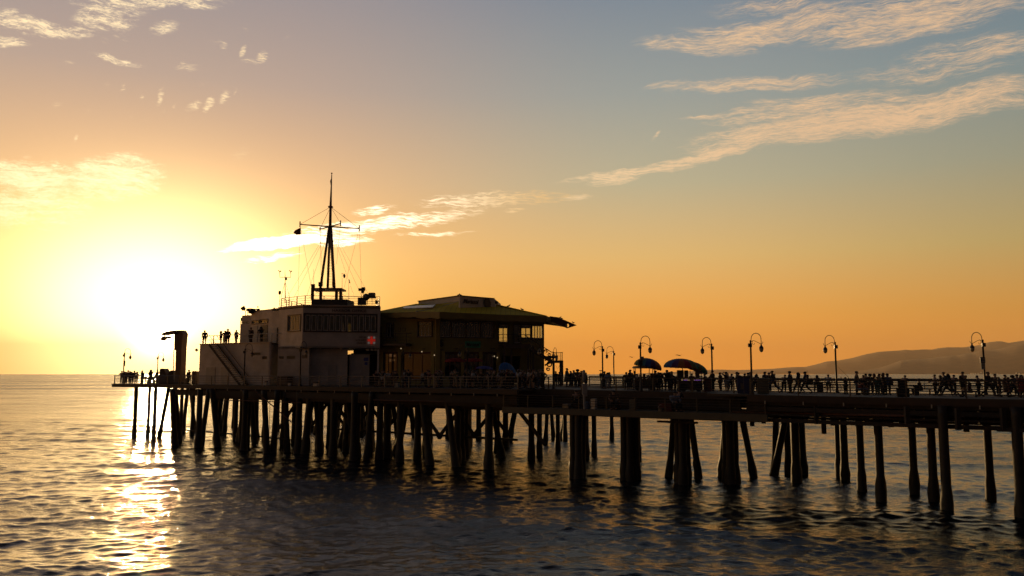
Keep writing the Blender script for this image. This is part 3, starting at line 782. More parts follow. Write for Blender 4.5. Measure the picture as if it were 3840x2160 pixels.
fB = Face(1284, 97.4, 1430, 98.0); wb = fB.rect(1303, 1308, 1325, 1329)
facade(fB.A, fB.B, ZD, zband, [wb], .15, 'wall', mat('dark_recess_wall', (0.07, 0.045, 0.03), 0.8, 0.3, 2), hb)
mb = MB(); a = Face(1302, 93.6, 1303, 97.4); 
mb.plate([(fM.B.x, fM.B.y, ZD), (fM.B.x - 1.0, fM.B.y + 4.2, ZD), (fM.B.x - 1.0, fM.B.y + 4.2, zs), (fM.B.x, fM.B.y, zs)], (-.1, 0, 0)); mb.build('wall', SIDING, hb)
fK = Face(1310, 94.2, 1385, 94.5); zk = zat(1328, 94.3)
shed = [fK.A, fK.B, fK.B + Vector((-.6, 2.6, 0)), fK.A + Vector((-.6, 2.6, 0))]
kb = thing('ticket_shed', 'small white shed under the overhang of the harbour office', 'shed', (fK.A.x, fK.A.y, ZD))
MB().prism([(p.x, p.y) for p in shed], ZD, zk).build('wall', PLASTER, kb)
mb = MB(); cc = (fK.A + fK.B) / 2 + Vector((.15, 1.3, 0)); mb.box((cc.x, cc.y, zk + .05), (fK.L + .3, 2.9, .1), math.atan2(fK.d.y, fK.d.x)); mb.build('roof', ROOFT, kb)
pm = mat('blue_poster', (0.10, 0.12, 0.40), 0.5, 0.3, 8)
mb = MB(); r_ = fK.rect(1364, 1341, 1381, 1354); fK.panel(mb, *r_, .02, .03); mb.build('poster', pm, kb)
mb = MB(); r_ = fK.rect(1367, 1358, 1378, 1369); fK.panel(mb, *r_, .02, .03); mb.build('poster', pm, kb)
mb = MB(); r_ = fR.rect(1272, 1301, 1285, 1309)
p = fM.pt(1281, 1307, .3); MB().ball(p, .16).build('security_lamp', mat('white_lamp_dome', (0.6, 0.58, 0.5), 0.4, 0.1), hb, smooth=True)
for x in (1379, 1395, 1409): 
    p = fR.pt(x, 1312, -.5); MB().lathe([(.05, .2), (.16, .1), (.2, 0), (.18, -.1)], p, 10).build('downlight', MATS['white_lamp_dome'], hb, smooth=True)
MB().bar(fR.pt(1419, 1310, -.2), Vector((fR.pt(1419, 1310, -.2).x, fR.pt(1419, 1310, -.2).y, ZD)), .2, .2).build('column', SIDING, hb)
# lower left block with roof terrace
fB1 = Face(746, 102.0, 1012, 95.2); fB2 = Face(1012, 95.2, 1042, 97.5)
zt1 = zat(1288, 98.5)
v2 = [fB1.rect(945, 1322, 977, 1332), fB1.rect(983, 1336, 1001, 1347)]
facade(fB1.A, fB1.B, ZD, zt1, v2, .2, 'wall', SIDING, hb)
for v in v2:
    mb = MB()
    for k in range(5): fB1.panel(mb, v[0], v[1], v[2] + (v[3] - v[2]) * (k + .1) / 5, v[2] + (v[3] - v[2]) * (k + .62) / 5, -.05, .05)
    mb.build('vent', TRIMD, hb)
for (x0, y0, x1) in ((772, 1378, 806), (828, 1376, 858)):
    mb = MB(); r_ = fB1.rect(x0, y0, x1, 1440); fB1.panel(mb, r_[0], r_[1], ZD + .02, r_[3], .03, .05); d_ = mb.build('door', mat('tan_door', (0.42, 0.37, 0.30), 0.6, 0.2, 2), hb)
    mb = MB(); fB1.panel(mb, r_[1] - .25, r_[1] - .15, ZD + 1.0, ZD + 1.06, .09, .06); mb.build('handle', IRON, d_)
facade(fB2.A, fB2.B, ZD, zt1, [], .2, 'wall', SIDING, hb)
blk = [fB1.A, fB1.B, fB2.B, fB2.B + Vector((3, 9, 0)), fB1.A + Vector((3.5, 9.5, 0))]
MB().prism([(p.x + .1, p.y + .1) for p in blk], zt1 - .2, zt1 - .05).build('roof', ROOFT, hb)
for a, b in ((blk[0], blk[4]), (blk[4], blk[3]), (blk[3], blk[2])):
    mb = MB(); mb.plate([(a.x, a.y, ZD), (b.x, b.y, ZD), (b.x, b.y, zt1), (a.x, a.y, zt1)], (0.06, 0.06, 0)); mb.build('wall', SIDING, hb)
MB().bar((blk[0].x, blk[0].y, zt1 + .04), (blk[1].x, blk[1].y, zt1 + .04), .3, .08).build('parapet_cap', PLASTER, hb)
# mid level cabin on the terrace
fC1 = Face(900, 103.5, 935, 102.8); fC2 = Face(935, 102.4, 1012, 99.0); fC3 = Face(1012, 98.6, 1100, 95.8)
zc1 = zat(1182, 103); zc2 = zat(1163, 101)
h1 = [fC1.rect(910, 1206.5, 919, 1213.5), fC1.rect(922.5, 1206.5, 933.5, 1213.5)]
facade(fC1.A, fC1.B, zt1, zc1, h1, .15, 'wall', SIDING, hb)
bkf = Face(895, 107.5, 940, 107.0); facade(bkf.A, bkf.B, zt1, zc1, [bkf.rect(903, 1203, 934, 1215)], .12, 'wall', SIDING, hb)
dr2 = fC2.rect(950, 1222, 965, 1282); wn2 = [fC2.rect(946, 1203, 971, 1213), fC2.rect(975, 1199, 1004, 1211)]
facade(fC2.A, fC2.B, zt1, zc2, wn2, .15, 'wall', SIDING, hb)
for r_ in wn2: window(fC2, r_, 2, hb, border=.08, glassm=PANED)
mb = MB(); fC2.panel(mb, dr2[0], dr2[1], zt1 + .02, dr2[3], .03, .05); mb.build('door', MATS['tan_door'], hb)
mb = MB(); r_ = fC2.rect(978, 1218, 1003, 1282); fC2.panel(mb, r_[0], r_[1], zt1 + .02, r_[3], .03, .05); mb.build('door', TRIMD, hb)
zc3 = zat(1185, 97)
mb = MB(); r_ = fC3.rect(1040, 1230, 1070, 1284)
facade(fC3.A, fC3.B, zt1, zc2 - .3, [r_], .15, 'wall', SIDING, hb)
window(fC3, r_, 1, hb, border=.08, glassm=PANED)
MB().prism([(p.x, p.y) for p in (fC1.A, fC1.B, fC1.B + Vector((1, 4, 0)), fC1.A + Vector((1, 4, 0)))], zc1 - .12, zc1).build('roof', ROOFT, hb)
MB().prism([(p.x, p.y) for p in (fC2.A, fC2.B, fC3.A, fC3.B, fC3.B + Vector((1, 7, 0)), fC2.A + Vector((1.5, 5, 0)))], zc2 - .15, zc2).build('roof', ROOFT, hb)
mb = MB(); a = fC2.A; mb.plate([(a.x, a.y, zt1), (a.x + 1.4, a.y + 5, zt1), (a.x + 1.4, a.y + 5, zc2), (a.x, a.y, zc2)], (.1, 0, 0)); mb.build('wall', SIDING, hb)
a = fC1.A; mb = MB(); mb.plate([(a.x, a.y, zt1), (a.x + 1., a.y + 4, zt1), (a.x + 1., a.y + 4, zc1), (a.x, a.y, zc1)], (.06, 0, 0)); mb.build('wall', SIDING, hb)
MB().tube([fC2.pt(968, 1164), fC2.pt(968, 1158)], .22, 10).build('chimney', ROOFT, hb)
MB().ball(fC2.pt(967, 1151), .1).build('vent_ball', IRON, hb)
MB().tube([P(1028, 1164, 98), P(1028, 1153, 98)], .08, 8).build('vent_pipe', IRON, hb)
# outside stairs along the left block
sa = fB1.pt(818, 1290, .75); sb = fB1.pt(938, 1404, .75); sb.z = ZD
mb = MB(); ns = 22
for k in range(ns):
    p = sa.lerp(sb, (k + .5) / ns); mb.box(p, (.34, 1.1, .05), math.atan2(fB1.d.y, fB1.d.x))
stt = thing('outside_stairs', 'dark open stairs running down the front of the harbour office', 'stairs', sb)
mb.build('treads', WOOD, stt)
for o_ in (-.55, .55):
    MB().bar(sa + fB1.n * o_ + Vector((0, 0, -.1)), sb + fB1.n * o_ + Vector((0, 0, -.1)), .06, .28).build('stringer', WOOD, stt)
MB().tube([sa + fB1.n * .55 + Vector((0, 0, .95)), sb + fB1.n * .55 + Vector((0, 0, .95))], .03, 6).build('handrail', RAILW, stt)
MB().tube([sa + fB1.n * .55 + Vector((0, 0, .5)), sb + fB1.n * .55 + Vector((0, 0, .5))], .022, 6).build('handrail', RAILW, stt)
MB().tube([sa - fB1.n * .55 + Vector((0, 0, .95)), sb - fB1.n * .55 + Vector((0, 0, .95))], .035, 6).build('handrail', WOOD, stt)
for k in range(6):
    p = sa.lerp(sb, (k + .5) / 6) + fB1.n * .55; MB().tube([p, p + Vector((0, 0, .95))], .025, 6).build('post', RAILW, stt)
# terrace and roof railings
a = Vector((fB1.A.x, fB1.A.y, zt1)); b = Vector((fB1.B.x, fB1.B.y, zt1)); c_ = at(1100, 94.4, zt1)
railing('pale railing along the roof terrace of the harbour office', [a + Vector((.2, .3, 0)), b + Vector((0, .3, 0)), c_], 2, 1.05, 2.2, RAILW, r=.022, group='railings of the harbour office')
rr = [roofp[4] + Vector((0, 0, ztop)) * 1, roofp[0], roofp[1], roofp[2], bk[1]]
rr = [Vector((p.x, p.y, ztop)) for p in (bk[2], roofp[0], roofp[1], roofp[2], bk[1])]
rr = [p + Vector((.15 if p.x < -22 else -.1, .25, 0)) for p in rr]
railing('dark railing round the flat top roof under the signal mast', rr, 4, 1.12, 1.9, RAILM, r=.02, group='railings of the harbour office')
# deck house on the roof and mast stand
bx0, bx1 = at(1161, 96.5), at(1297, 97.0)
zb = zat(1122, 96.7)
MB().prism([(bx0.x, bx0.y), (bx1.x, bx1.y), (bx1.x + .2, bx1.y + 3.2), (bx0.x + .2, bx0.y + 3.2)], ztop - .1, zb).build('roof_house', ROOFT, hb)

# ------------------------------------------------------------------ signal mast
YM = 98.4
ms = thing('signal_mast', 'tall tapering signal mast with yard and stays on the harbour office roof', 'mast', Vector((xat(1238, 1120, YM), YM, zb)))
MS = mat('mast_paint', (0.10, 0.06, 0.035), 0.5, 0.3, 3)
pz = P(1233, 1087, YM).z; x0 = xat(1176, 1087, YM); x1 = xat(1290, 1087, YM)
cx = xat(1238, 850, YM)
MB().box(((x0 + x1) / 2, YM, pz), (x1 - x0, 2.7, .2)).build('stand_top', MS, ms)
for X_, dy in ((x0 + .15, -1.1), (x1 - .15, -1.1), (xat(1203, 1100, YM + 1.1), 1.1), (xat(1262, 1100, YM + 1.1), 1.1)):
    MB().box((X_, YM + dy, (pz + zb) / 2 - .06), (.32, .32, pz - zb - .1)).build('stand_leg', MS, ms)
zc = P(1238, 850, YM).z
for (px_, dy, tx) in ((1208, -.9, 1235), (1222, .9, 1237), (1246, .9, 1239), (1260, -.9, 1242)):
    MB().tube([(xat(px_, 1084, YM), YM + dy, pz + .1), (xat(tx, 850, YM), YM + dy * .07, zc)], [.16, .14], 10).build('mast_leg', MS, ms, smooth=True)
MB().tube([(cx, YM, zc - 1.3), (cx + .0, YM, P(1239, 776, YM).z), (cx + .03, YM, P(1240, 700, YM).z), (cx + .05, YM, P(1241, 654, YM).z)], [.2, .15, .08, .05], 10).build('pole', MS, ms, smooth=True)
MB().box((cx, YM, P(1239, 776, YM).z), (.5, .5, .16)).ball((cx + .05, YM, P(1241, 650, YM).z), .1).build('truck', mat('red_brown_knob', (0.25, 0.05, 0.03), 0.5, 0.2), ms)
yl = P(1125, 841.5, YM + .5); yr = P(1347.5, 857, YM - .5)
MB().tube([yl, (cx, YM, zc), yr], [.06, .09, .06], 8).build('yard', MS, ms)
al = P(1200, 859, YM - 2.6); ar = P(1277, 837.5, YM + 2.6)
MB().tube([al, (cx, YM, zc), ar], [.06, .08, .06], 8).build('yard', MS, ms)
for e_, hh in ((yl, .7), (yr, .7), (al, .4), (ar, .7)): MB().box(e_ + Vector((0, 0, .02)), (.12, .12, hh)).build('yard_end', MS, ms)
jn = Vector((cx, YM, P(1239, 776, YM).z))
def wire(a, b, r=.014): MB().tube([a, b], r, 5).build('stay', MS, ms)
for e_ in (yl, yr, al, ar): wire(jn, e_, .022)
rz_ = ztop + .4
wire(yl, P(1118, 1112, 95.5)); wire(yr, Vector((xat(1290, 1100, 96), 96, pz))); wire(yr, P(1356, 1112, 96.5)); wire(yl, Vector((xat(1168, 1080, 96), 96, pz)))
wire(al, P(1212, 1080, 96)); wire(ar, P(1262, 990, 97)); wire(al, P(1205, 1075, 97))
hub = Vector((cx, YM, zc))
for (px_, py_, Y_) in ((1074, 1120, 95.6), (1100, 1120, 103), (1150, 1110, 94), (1385, 1108, 95.2), (1358, 1115, 103), (1330, 1118, 94.4)): wire(hub, P(px_, py_, Y_))
for (a_, b_) in ((1178, 1203), (1262, 1288)):
    wire(P(a_, 1090, YM - 1), P(b_ + 25, 1120, YM - 1)); wire(P(b_, 1090, YM - 1), P(a_ - 25, 1120, YM - 1))
# ladder between the legs
mb = MB(); la = P(1232, 1083, YM - .3); lb = P(1237, 900, YM - .1)
for o_ in (0, .42): mb.tube([la + Vector((o_, 0, 0)), lb + Vector((o_, 0, 0))], .02, 5)
for k in range(18): p = la.lerp(lb, (k + .5) / 18); mb.tube([p, p + Vector((.42, 0, 0))], .015, 5)
mb.build('ladder', MS, ms)
def flag(name, label, pts_top, pts_bot, m, cat='flag', ys=None):
    """cloth between two edges, with folds"""
    mb = MB(); n = len(pts_top); A = []; 
    for i in range(n):
        r_ = []
        for j in range(5):
            p = Vector(pts_top[i]).lerp(Vector(pts_bot[i]), j / 4); p.y += .09 * math.sin(i * 1.9 + j * .5) + .03 * math.sin(j * 2.2)
            r_.append(p)
        A.append(r_)
    F0 = [[mb.bm.verts.new(p) for p in r_] for r_ in A]; F1 = [[mb.bm.verts.new(p + Vector((0, .012, 0))) for p in r_] for r_ in A]
    for i in range(n - 1):
        for j in range(4):
            mb.bm.faces.new((F0[i][j], F0[i + 1][j], F0[i + 1][j + 1], F0[i][j + 1])); mb.bm.faces.new((F1[i][j], F1[i][j + 1], F1[i + 1][j + 1], F1[i + 1][j]))
    for i in range(n - 1):
        for j in (0, 4): mb.bm.faces.new((F0[i][j], F1[i][j], F1[i + 1][j], F0[i + 1][j]))
    for j in range(4):
        for i in (0, n - 1): mb.bm.faces.new((F0[i][j], F1[i][j], F1[i][j + 1], F0[i][j + 1]))
    return tag(mb.build(name, m, None), label, cat)
RFL = mat('faded_red_cloth', (0.16, 0.035, 0.02), 0.85, 0.4, 5)
YFL = YM + .5
flag('flag', 'small reddish flag flying from the left end of the mast yard', [P(x, y, YFL) for x, y in ((1127, 853), (1120, 856), (1112, 861), (1106, 864), (1100, 870))], [P(x, y, YFL) for x, y in ((1128, 878), (1120, 880), (1112, 881), (1106, 877), (1101, 874))], RFL)
flag('flag', 'limp dark flag wrapped round the top of the mast', [P(x, y, YM - .1) for x, y in ((1243.5, 656), (1242, 668), (1240, 674), (1238, 680))], [P(x, y, YM - .1) for x, y in ((1243.2, 700), (1243.4, 703), (1240.5, 700), (1238.6, 690))], RFL)
flag('flag', 'short limp dark flag on the low pole beside the mast stand', [P(x, y, 95.5) for x, y in ((1308, 1046), (1310, 1049), (1312, 1053), (1313, 1058))], [P(x, y, 95.5) for x, y in ((1308, 1056), (1310, 1060), (1312, 1062), (1313.5, 1061))], IRON)

# ------------------------------------------------------------------ things on the roof
ws = thing('weather_station', 'tripod weather station with wind cups left of the mast', 'weather station', P(1069, 1117, 96.2)); Yw = 96.2
MB().tube([P(1069, 1137, Yw), P(1069, 1038, Yw), P(1069, 1012, Yw)], [.05, .04, .01], 6).build('pole', IRON, ws)
MB().tube([P(1049, 1019, Yw), P(1049, 1039.5, Yw), P(1090, 1039.5, Yw), P(1090, 1019, Yw)], .035, 6).build('cross_arm', IRON, ws)
for x_ in (1049, 1090):
    mb = MB()
    for dx_, dy_ in ((-3.5, -2.5), (3.5, -1), (0, 1.5)): mb.ball(P(x_ + dx_, 1018 + dy_, Yw), .075, 8, 5); mb.tube([P(x_, 1018, Yw), P(x_ + dx_, 1018 + dy_, Yw)], .015, 5)
    mb.build('wind_cups', IRON, ws)
for (dx_, dy_) in ((-15, -.8), (18, -.6), (2, 1.5)): MB().tube([P(1069, 1057, Yw), P(1069 + dx_, 1116, Yw + dy_) ], .025, 6).build('leg', IRON, ws)
MB().box(P(1073, 1046, Yw), (.2, .15, .3)).build('sensor', IRON, ws)
def antenna(label, x, y0, y1, Y, r=.03, extra=None, name='antenna'):
    t = thing(name, label, 'antenna', P(x, y1, Y)); 
    MB().tube([P(x, y1, Y), P(x, y0, Y)], [r, r * .5], 6).build('pole', IRON, t)
    if extra: extra(t)
    return t
antenna('short post with a round cap at the left end of the top roof', 1049, 1100, 1149, 96, .04, lambda t: MB().lathe([(.05, -.25), (.15, -.2), (.17, .1), (.1, .2)], P(1049, 1097, 96), 10).build('cap', IRON, t, smooth=True))
antenna('thin whip antenna with a round box left of the mast legs', 1176.5, 1010, 1090, 96.8, .03, lambda t: MB().box(P(1174, 1076, 96.8), (.4, .3, .65)).build('box', IRON, t))
antenna('small square lamp box on a bracket against the left mast leg', 1208, 1062, 1072, 97.2, .02, lambda t: MB().box(P(1202, 1066, 97.2), (.45, .3, .5)).build('box', IRON, t), name='bracket_lamp')
def hook(t):
    MB().tube([P(1283.5 + 6 * math.sin(a), 1031 - 5 * math.cos(a), 96.6) for a in [i * .35 - .6 for i in range(9)]], .025, 6).build('arm', IRON, t)
    MB().lathe([(.03, .25), (.17, 0), (.12, -.2), (.02, -.3)], P(1291, 1034, 96.6), 10).build('bell', IRON, t, smooth=True)
antenna('post with a hooked top and hanging bell right of the mast legs', 1283, 1028, 1090, 96.6, .03, hook, name='bell_post')
antenna('low flag pole on the top roof right of the mast stand', 1308, 1046, 1140, 95.4, .035, None, name='flag_pole')
def cam_(t): MB().box(P(1357, 1086, 95), (.75, .3, .3)).box(P(1363, 1082, 95), (.35, .3, .3)).ball(P(1360, 1094, 95), .2).build('camera_head', IRON, t); MB().box(P(1358, 1130, 95), (.95, .5, .85)).build('cabinet', IRON, t)
antenna('surveillance camera on a pole above a dark box on the top roof', 1362, 1088, 1143, 95, .06, cam_, name='camera_pole')
def horn(label, x, y, r, Y, flat):
    t = thing('roof_floodlight' if flat else 'loudspeaker_horn', label, 'floodlight' if flat else 'loudspeaker', P(x, 1143, Y))
    MB().tube([P(x, 1143, Y), P(x, y + 3, Y)], .035, 6).build('pole', IRON, t)
    if flat: MB().box(P(x, y, Y), (r * 2.3, .35, r * 1.9)).build('lamp_head', mat('grey_metal_box', (0.16, 0.14, 0.12), 0.4, 0.2), t, bevel=.08); MB().bar(P(x + 3, y + 2, Y), P(x + 14, y + 9, Y), .2, .2).build('arm', IRON, t)
    else:
        c_ = P(x, y, Y); MB().tube([c_ + Vector((-.1, -.28, -.05)), c_ + Vector((0, -.1, 0)), c_ + Vector((.15, .4, .1))], [r, r * .8, .12], 14).build('horn', IRON, t, smooth=True)
    return t
horn('dark round loudspeaker horn on the right end of the top roof', 1378, 1113, .42, 94.7, False); horn('grey floodlight box on the right end of the top roof', 1395, 1108, .34, 94.7, True)
MB()
t = thing('wall_box', 'small dark box fixed to the roof railing near its right corner', 'box', P(1412, 1137, 94)); MB().box(P(1412, 1132, 93.75), (.3, .12, .38)).build('case', IRON, t); MB().box(P(1412, 1132, 93.72), (.16, .1, .2)).build('cover', MATS['grey_metal_box'], t)
fl = thing('tilted_floodlight', 'tilted floodlight on the low roof at the left of the upper cabin', 'floodlight', P(921, 1182, 103)); 
MB().tube([P(921, 1182, 103), P(921, 1168, 103), P(914, 1160, 103)], .05, 6).build('stand', IRON, fl); MB().tube([P(909, 1152, 103), P(916, 1162, 103)], [.3, .24], 10).build('lamp_head', IRON, fl)
dsh = thing('roof_equipment', 'dark covered equipment hump on the low roof beside the tilted floodlight', 'equipment', P(938, 1164, 101.5))
MB().plate([P(x, y, 101.5) for x, y in ((921, 1165), (925, 1157), (937, 1156), (952, 1157), (948, 1163), (940, 1165), (938, 1175), (932, 1175), (931, 1166))], (0, 1.1, 0)).build('cover', IRON, dsh); MB().tube([P(929, 1182, 101.6), P(929, 1164, 101.6)], .05, 6).build('post', IRON, dsh)
ln = thing('life_ring_sign', 'dark diamond sign on a bracket at the left end of the low wing', 'sign', fB1.pt(747, 1312)); MB().box(P(737.5, 1312.5, 102), (.32, .06, .32), rot=Matrix.Rotation(math.pi / 4, 3, 'Y')).build('sign_face', IRON, ln); MB().tube([P(737.5, 1312.5, 102.1), P(747, 1312, 102.1)], .025, 6).build('bracket', IRON, ln)

# ------------------------------------------------------------------ restaurant
rs = thing('restaurant_building', 'two storey olive restaurant with wide yellow hipped roof and sign parapet', 'building', at(1840, 93, zd(-2)))
ZR = HC - 1.33
fM1 = Face(1636, 91.5, 2041, 95.5); fW = Face(1420, 95.5, 1640, 93.0)
zwt = zat(1186, 93.5)
MW = fM1.rect(1645, 1207, 1849, 1264); DW = fM1.rect(1871, 1217, 1904, 1262 + 22); RW1 = fM1.rect(1955, 1219, 1990, 1268); RW2 = fM1.rect(1996, 1221, 2036, 1269)
DW2 = fM1.rect(1927, 1219, 1951, 1286)
mw = (MW[1] - MW[0]); groups_ = [(0, .215), (.235, .485), (.505, .755), (.775, 1.0)]
mrects = [(MW[0] + mw * a, MW[0] + mw * b, MW[2], MW[3]) for a, b in groups_]
grd = [fM1.rect(x0, 1324, x1, 1388) for x0, x1 in ((1667, 1728), (1740, 1798), (1806, 1862))]
grd += [fM1.rect(1880, 1335, 1952, 1395)]
grd = [(r[0], r[1], ZR + .9 if i < 3 else ZR + 0.02, r[3]) for i, r in enumerate(grd)]
facade(fM1.A, fM1.B, ZR, zwt, mrects + [DW, RW1, RW2, DW2] + grd, .25, 'wall', OLIVE, rs)
for r in mrects: window(fM1, r, 5, rs, tw=.055, glassm=PANED, border=.1)
window(fM1, DW, 2, rs, tw=.1); window(fM1, RW1, 2, rs, tw=.1); window(fM1, RW2, 4, rs, tw=.08); window(fM1, DW2, 1, rs, tw=.1, glassm=PANED)
for r in grd[:3]: window(fM1, r, 3, rs, tw=.08, trim=REDDK, wood=REDDK, glassm=PANED)
ww = [fW.rect(1568, 1208, 1618, 1261), fW.rect(1422, 1221, 1430, 1268), fW.rect(1451, 1214, 1473, 1265)]
gw = [fW.rect(1440, 1324, 1488, 1385), fW.rect(1512, 1324, 1618, 1392)]
gw = [(r[0], r[1], ZR + .7, r[3]) for r in gw]
facade(fW.A, fW.B, ZR, zwt, ww + gw, .25, 'wall', OLIVE, rs)
window(fW, ww[0], 4, rs, tw=.06, glassm=PANED); window(fW, ww[1], 1, rs, tw=.05, border=.02); window(fW, ww[2], 2, rs, tw=.06, glassm=PANED)
for r in gw: window(fW, r, 3, rs, tw=.08, trim=REDDK, wood=REDDK, glassm=PANED)
# corner pilasters and ground floor columns
mb = MB(); r_ = fM1.rect(1637, 1186, 1645, 1440); fM1.panel(mb, -.15, .35, ZR, zwt, .1, .25); mb.build('pilaster', mat('ochre_stucco', (0.34, 0.26, 0.07), 0.75, 0.2, 1.0), rs)
for x_ in (1660, 1733, 1801, 1867):
    t_ = fM1.s_of(x_); mb = MB(); fM1.panel(mb, t_ - .18, t_ + .18, ZR, zat(1318, 93), .12, .24); mb.build('pilaster', MATS['ochre_stucco'], rs)
for x_ in (1433, 1500, 1625):
    t_ = fW.s_of(x_); mb = MB(); fW.panel(mb, t_ - .2, t_ + .2, ZR, zat(1318, 93), .12, .24); mb.build('pilaster', MATS['ochre_stucco'], rs)
# small framed panels on the left wing
for x_ in (1493, 1510):
    mb = MB(); r_ = fW.rect(x_, 1229, x_ + 11, 1243); fW.panel(mb, *r_, .02, .03); o_ = mb.build('framed_panel', TRIMD, rs)
    mb = MB(); fW.panel(mb, r_[0] + .06, r_[1] - .06, r_[2] + .06, r_[3] - .06, .045, .02); mb.build('panel', OLIVE, o_)
# side and back walls (the back has windows too)
yb = 109.0
b0, b1 = at(1422, 108.5), at(2035, 109.5)
def side(a, b, holes=()):
    return facade(a, b, ZR, zwt, list(holes), .2, 'wall', OLIVE, rs)
bf = Face(1418, 108.5, 2037, 109.5)
hb_ = [bf.rect(1418.5, 1212, 1434, 1275), bf.rect(1868, 1231, 1905, 1290), bf.rect(1950, 1231, 1989, 1285), bf.rect(1996, 1222, 2034, 1280)]
side(bf.A, bf.B, hb_)
side(fM1.B, bf.B); side(bf.A, fW.A)
MB().prism([(p.x, p.y) for p in (fW.A + Vector((.3, .3, 0)), fW.B + Vector((0, .3, 0)), fM1.B + Vector((-.4, .3, 0)), bf.B, bf.A)], zat(1290, 93.5) - .25, zat(1290, 93.5)).build('upper_floor', WOOD, rs)
MB().prism([(p.x, p.y) for p in (fW.A + Vector((.3, .3, 0)), fW.B + Vector((0, .3, 0)), fM1.B + Vector((-.4, .3, 0)), bf.B + Vector((-.2, .4, 0)), bf.A + Vector((.2, .4, 0)))], zwt - .12, zwt + .1).build('ceiling', WOOD, rs)
# roof: hipped, from a wide eave up to the base of the parapet
def RP(x, y, Y): return P(x, y, Y)
eave = [RP(1372, 1176, 98), RP(1560, 1170, 91.0), RP(1648, 1170, 88.6), RP(1864, 1180, 91.0), RP(2050, 1186, 94.2), RP(2128, 1208, 98.5), RP(2010, 1196, 113), RP(1372, 1178, 113)]
top_ = [RP(1560, 1139, 101), RP(1568, 1139, 99.8), RP(1720, 1131, 97.6), RP(1852, 1141, 98.5), RP(1858, 1143, 99), RP(1858, 1143, 100), RP(1840, 1143, 108), RP(1575, 1143, 108)]
mb = MB(); E = [mb.bm.verts.new(p) for p in eave]; T = [mb.bm.verts.new(p) for p in top_]
for i in range(8): 
    j = (i + 1) % 8; mb.bm.faces.new((E[i], E[j], T[j], T[i]))
mb.bm.faces.new(T)
roof_o = mb.build('roof', YROOF, rs)
# scalloped fascia below the eave
mb = MB()
cen = Vector((-2, 101, 0))
for i in range(8):
    a, b = eave[i], eave[(i + 1) % 8]; n = max(2, int((b - a).length / .4)); prev = None
    low = .62 if i in (1, 2, 3, 4) else .5
    for k in range(n + 1):
        t_ = k / n; p = a.lerp(b, t_); s_ = t_ * (b - a).length
        dz = low + .10 * abs(math.sin(s_ * math.pi / 2.4))
        vo = mb.bm.verts.new(p + Vector((0, 0, .02))); vl = mb.bm.verts.new(p - Vector((0, 0, dz)))
        inn = (cen - p); inn.z = 0; inn = inn.normalized() * .1
        vo2 = mb.bm.verts.new(p + inn + Vector((0, 0, .02))); vl2 = mb.bm.verts.new(p + inn - Vector((0, 0, dz)))
        cur = (vo, vl, vl2, vo2)
        if prev:
            for q in range(4): mb.bm.faces.new((prev[q], cur[q], cur[(q + 1) % 4], prev[(q + 1) % 4]))
        prev = cur
mb.build('fascia', mat('ochre_fascia', (0.20, 0.15, 0.035), 0.6, 0.25, 2), rs)
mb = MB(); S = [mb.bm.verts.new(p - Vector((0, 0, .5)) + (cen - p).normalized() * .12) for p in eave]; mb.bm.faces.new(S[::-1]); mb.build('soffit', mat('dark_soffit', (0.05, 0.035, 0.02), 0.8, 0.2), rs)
# hip ridges
MB().tube([eave[1], RP(1640, 1158, 93), RP(1718, 1130, 97.5)], .1, 6).build('ridge', mat('pale_ridge', (0.42, 0.36, 0.2), 0.6, 0.1), rs)
MB().tube([eave[4], top_[3]], .08, 6).build('ridge', YROOF, rs)
# skylight strip on the left slope
sk = []
for (x, y) in ((1510, 1159), (1520, 1152), (1634, 1144.6), (1622, 1155)):
    # lift the point onto the left roof plane
    n_ = (eave[1] - eave[0]).cross(top_[1] - eave[0]).normalized(); d_ = ray(x, y); o_ = Vector((0, 0, HC))
    t_ = (eave[0] - o_).dot(n_) / d_.dot(n_); sk.append(o_ + d_ * t_)
MB().plate(sk, n_ * (.1 if n_.z > 0 else -.1)).build('skylight', mat('ribbed_skylight', (0.5, 0.52, 0.52), 0.35, 0.15, 3, lines=(0, .45, .02)), rs)
# parapet with the sign
fP1 = Face(1566, 100.2, 1723, 93.0); fP2 = Face(1723, 93.0, 1852, 96.6)
zp = zat(1109.5, 93.0)
facade(fP1.A, fP1.B, zat(1145, 99), zp, [], .2, 'parapet', PLASTER, rs)
facade(fP2.A, fP2.B, zat(1175, 93.0), zp, [], .2, 'parapet', PLASTER, rs)
pb = [fP2.B, fP2.B + Vector((.6, 7, 0)), fP1.A + Vector((.6, 7, 0)), fP1.A]
for a, b in zip(pb, pb[1:]):
    mb = MB(); mb.plate([(a.x, a.y, zp - 2), (b.x, b.y, zp - 2), (b.x, b.y, zp - .02), (a.x, a.y, zp - .02)], (.1, .1, 0)); mb.build('parapet', PLASTER, rs)
MB().bar(fP2.P3(0, zp + .03), fP2.P3(fP2.L, zp + .03), .3, .07).bar(fP1.P3(0, zp + .03), fP1.P3(fP1.L - .12, zp + .03), .3, .075).build('parapet_cap', ROOFT, rs)
text('lettering', 'Mariasol', fP2, 1737, 1794, 1137, 17, mat('dark_script', (0.03, 0.018, 0.012), 0.6, 0.1), rs, shear=.35, bold=.02)
# sun emblem with uneven rays
mb = MB(); cc = fP2.pt(1826, 1138, .06); R_ = .55; gg = random.Random(2)
A_ = []; 
for k in range(36):
    a = 2 * math.pi * k / 36; rr_ = R_ * (1.05 + (.22 if k % 2 else -.02) + gg.uniform(-.07, .07)); A_.append(cc + fP2.d * rr_ * math.cos(a) * .82 + Vector((0, 0, rr_ * math.sin(a))))
mb.plate(A_, fP2.n * .06); mb.build('sun_emblem', MATS['dark_script'], rs)
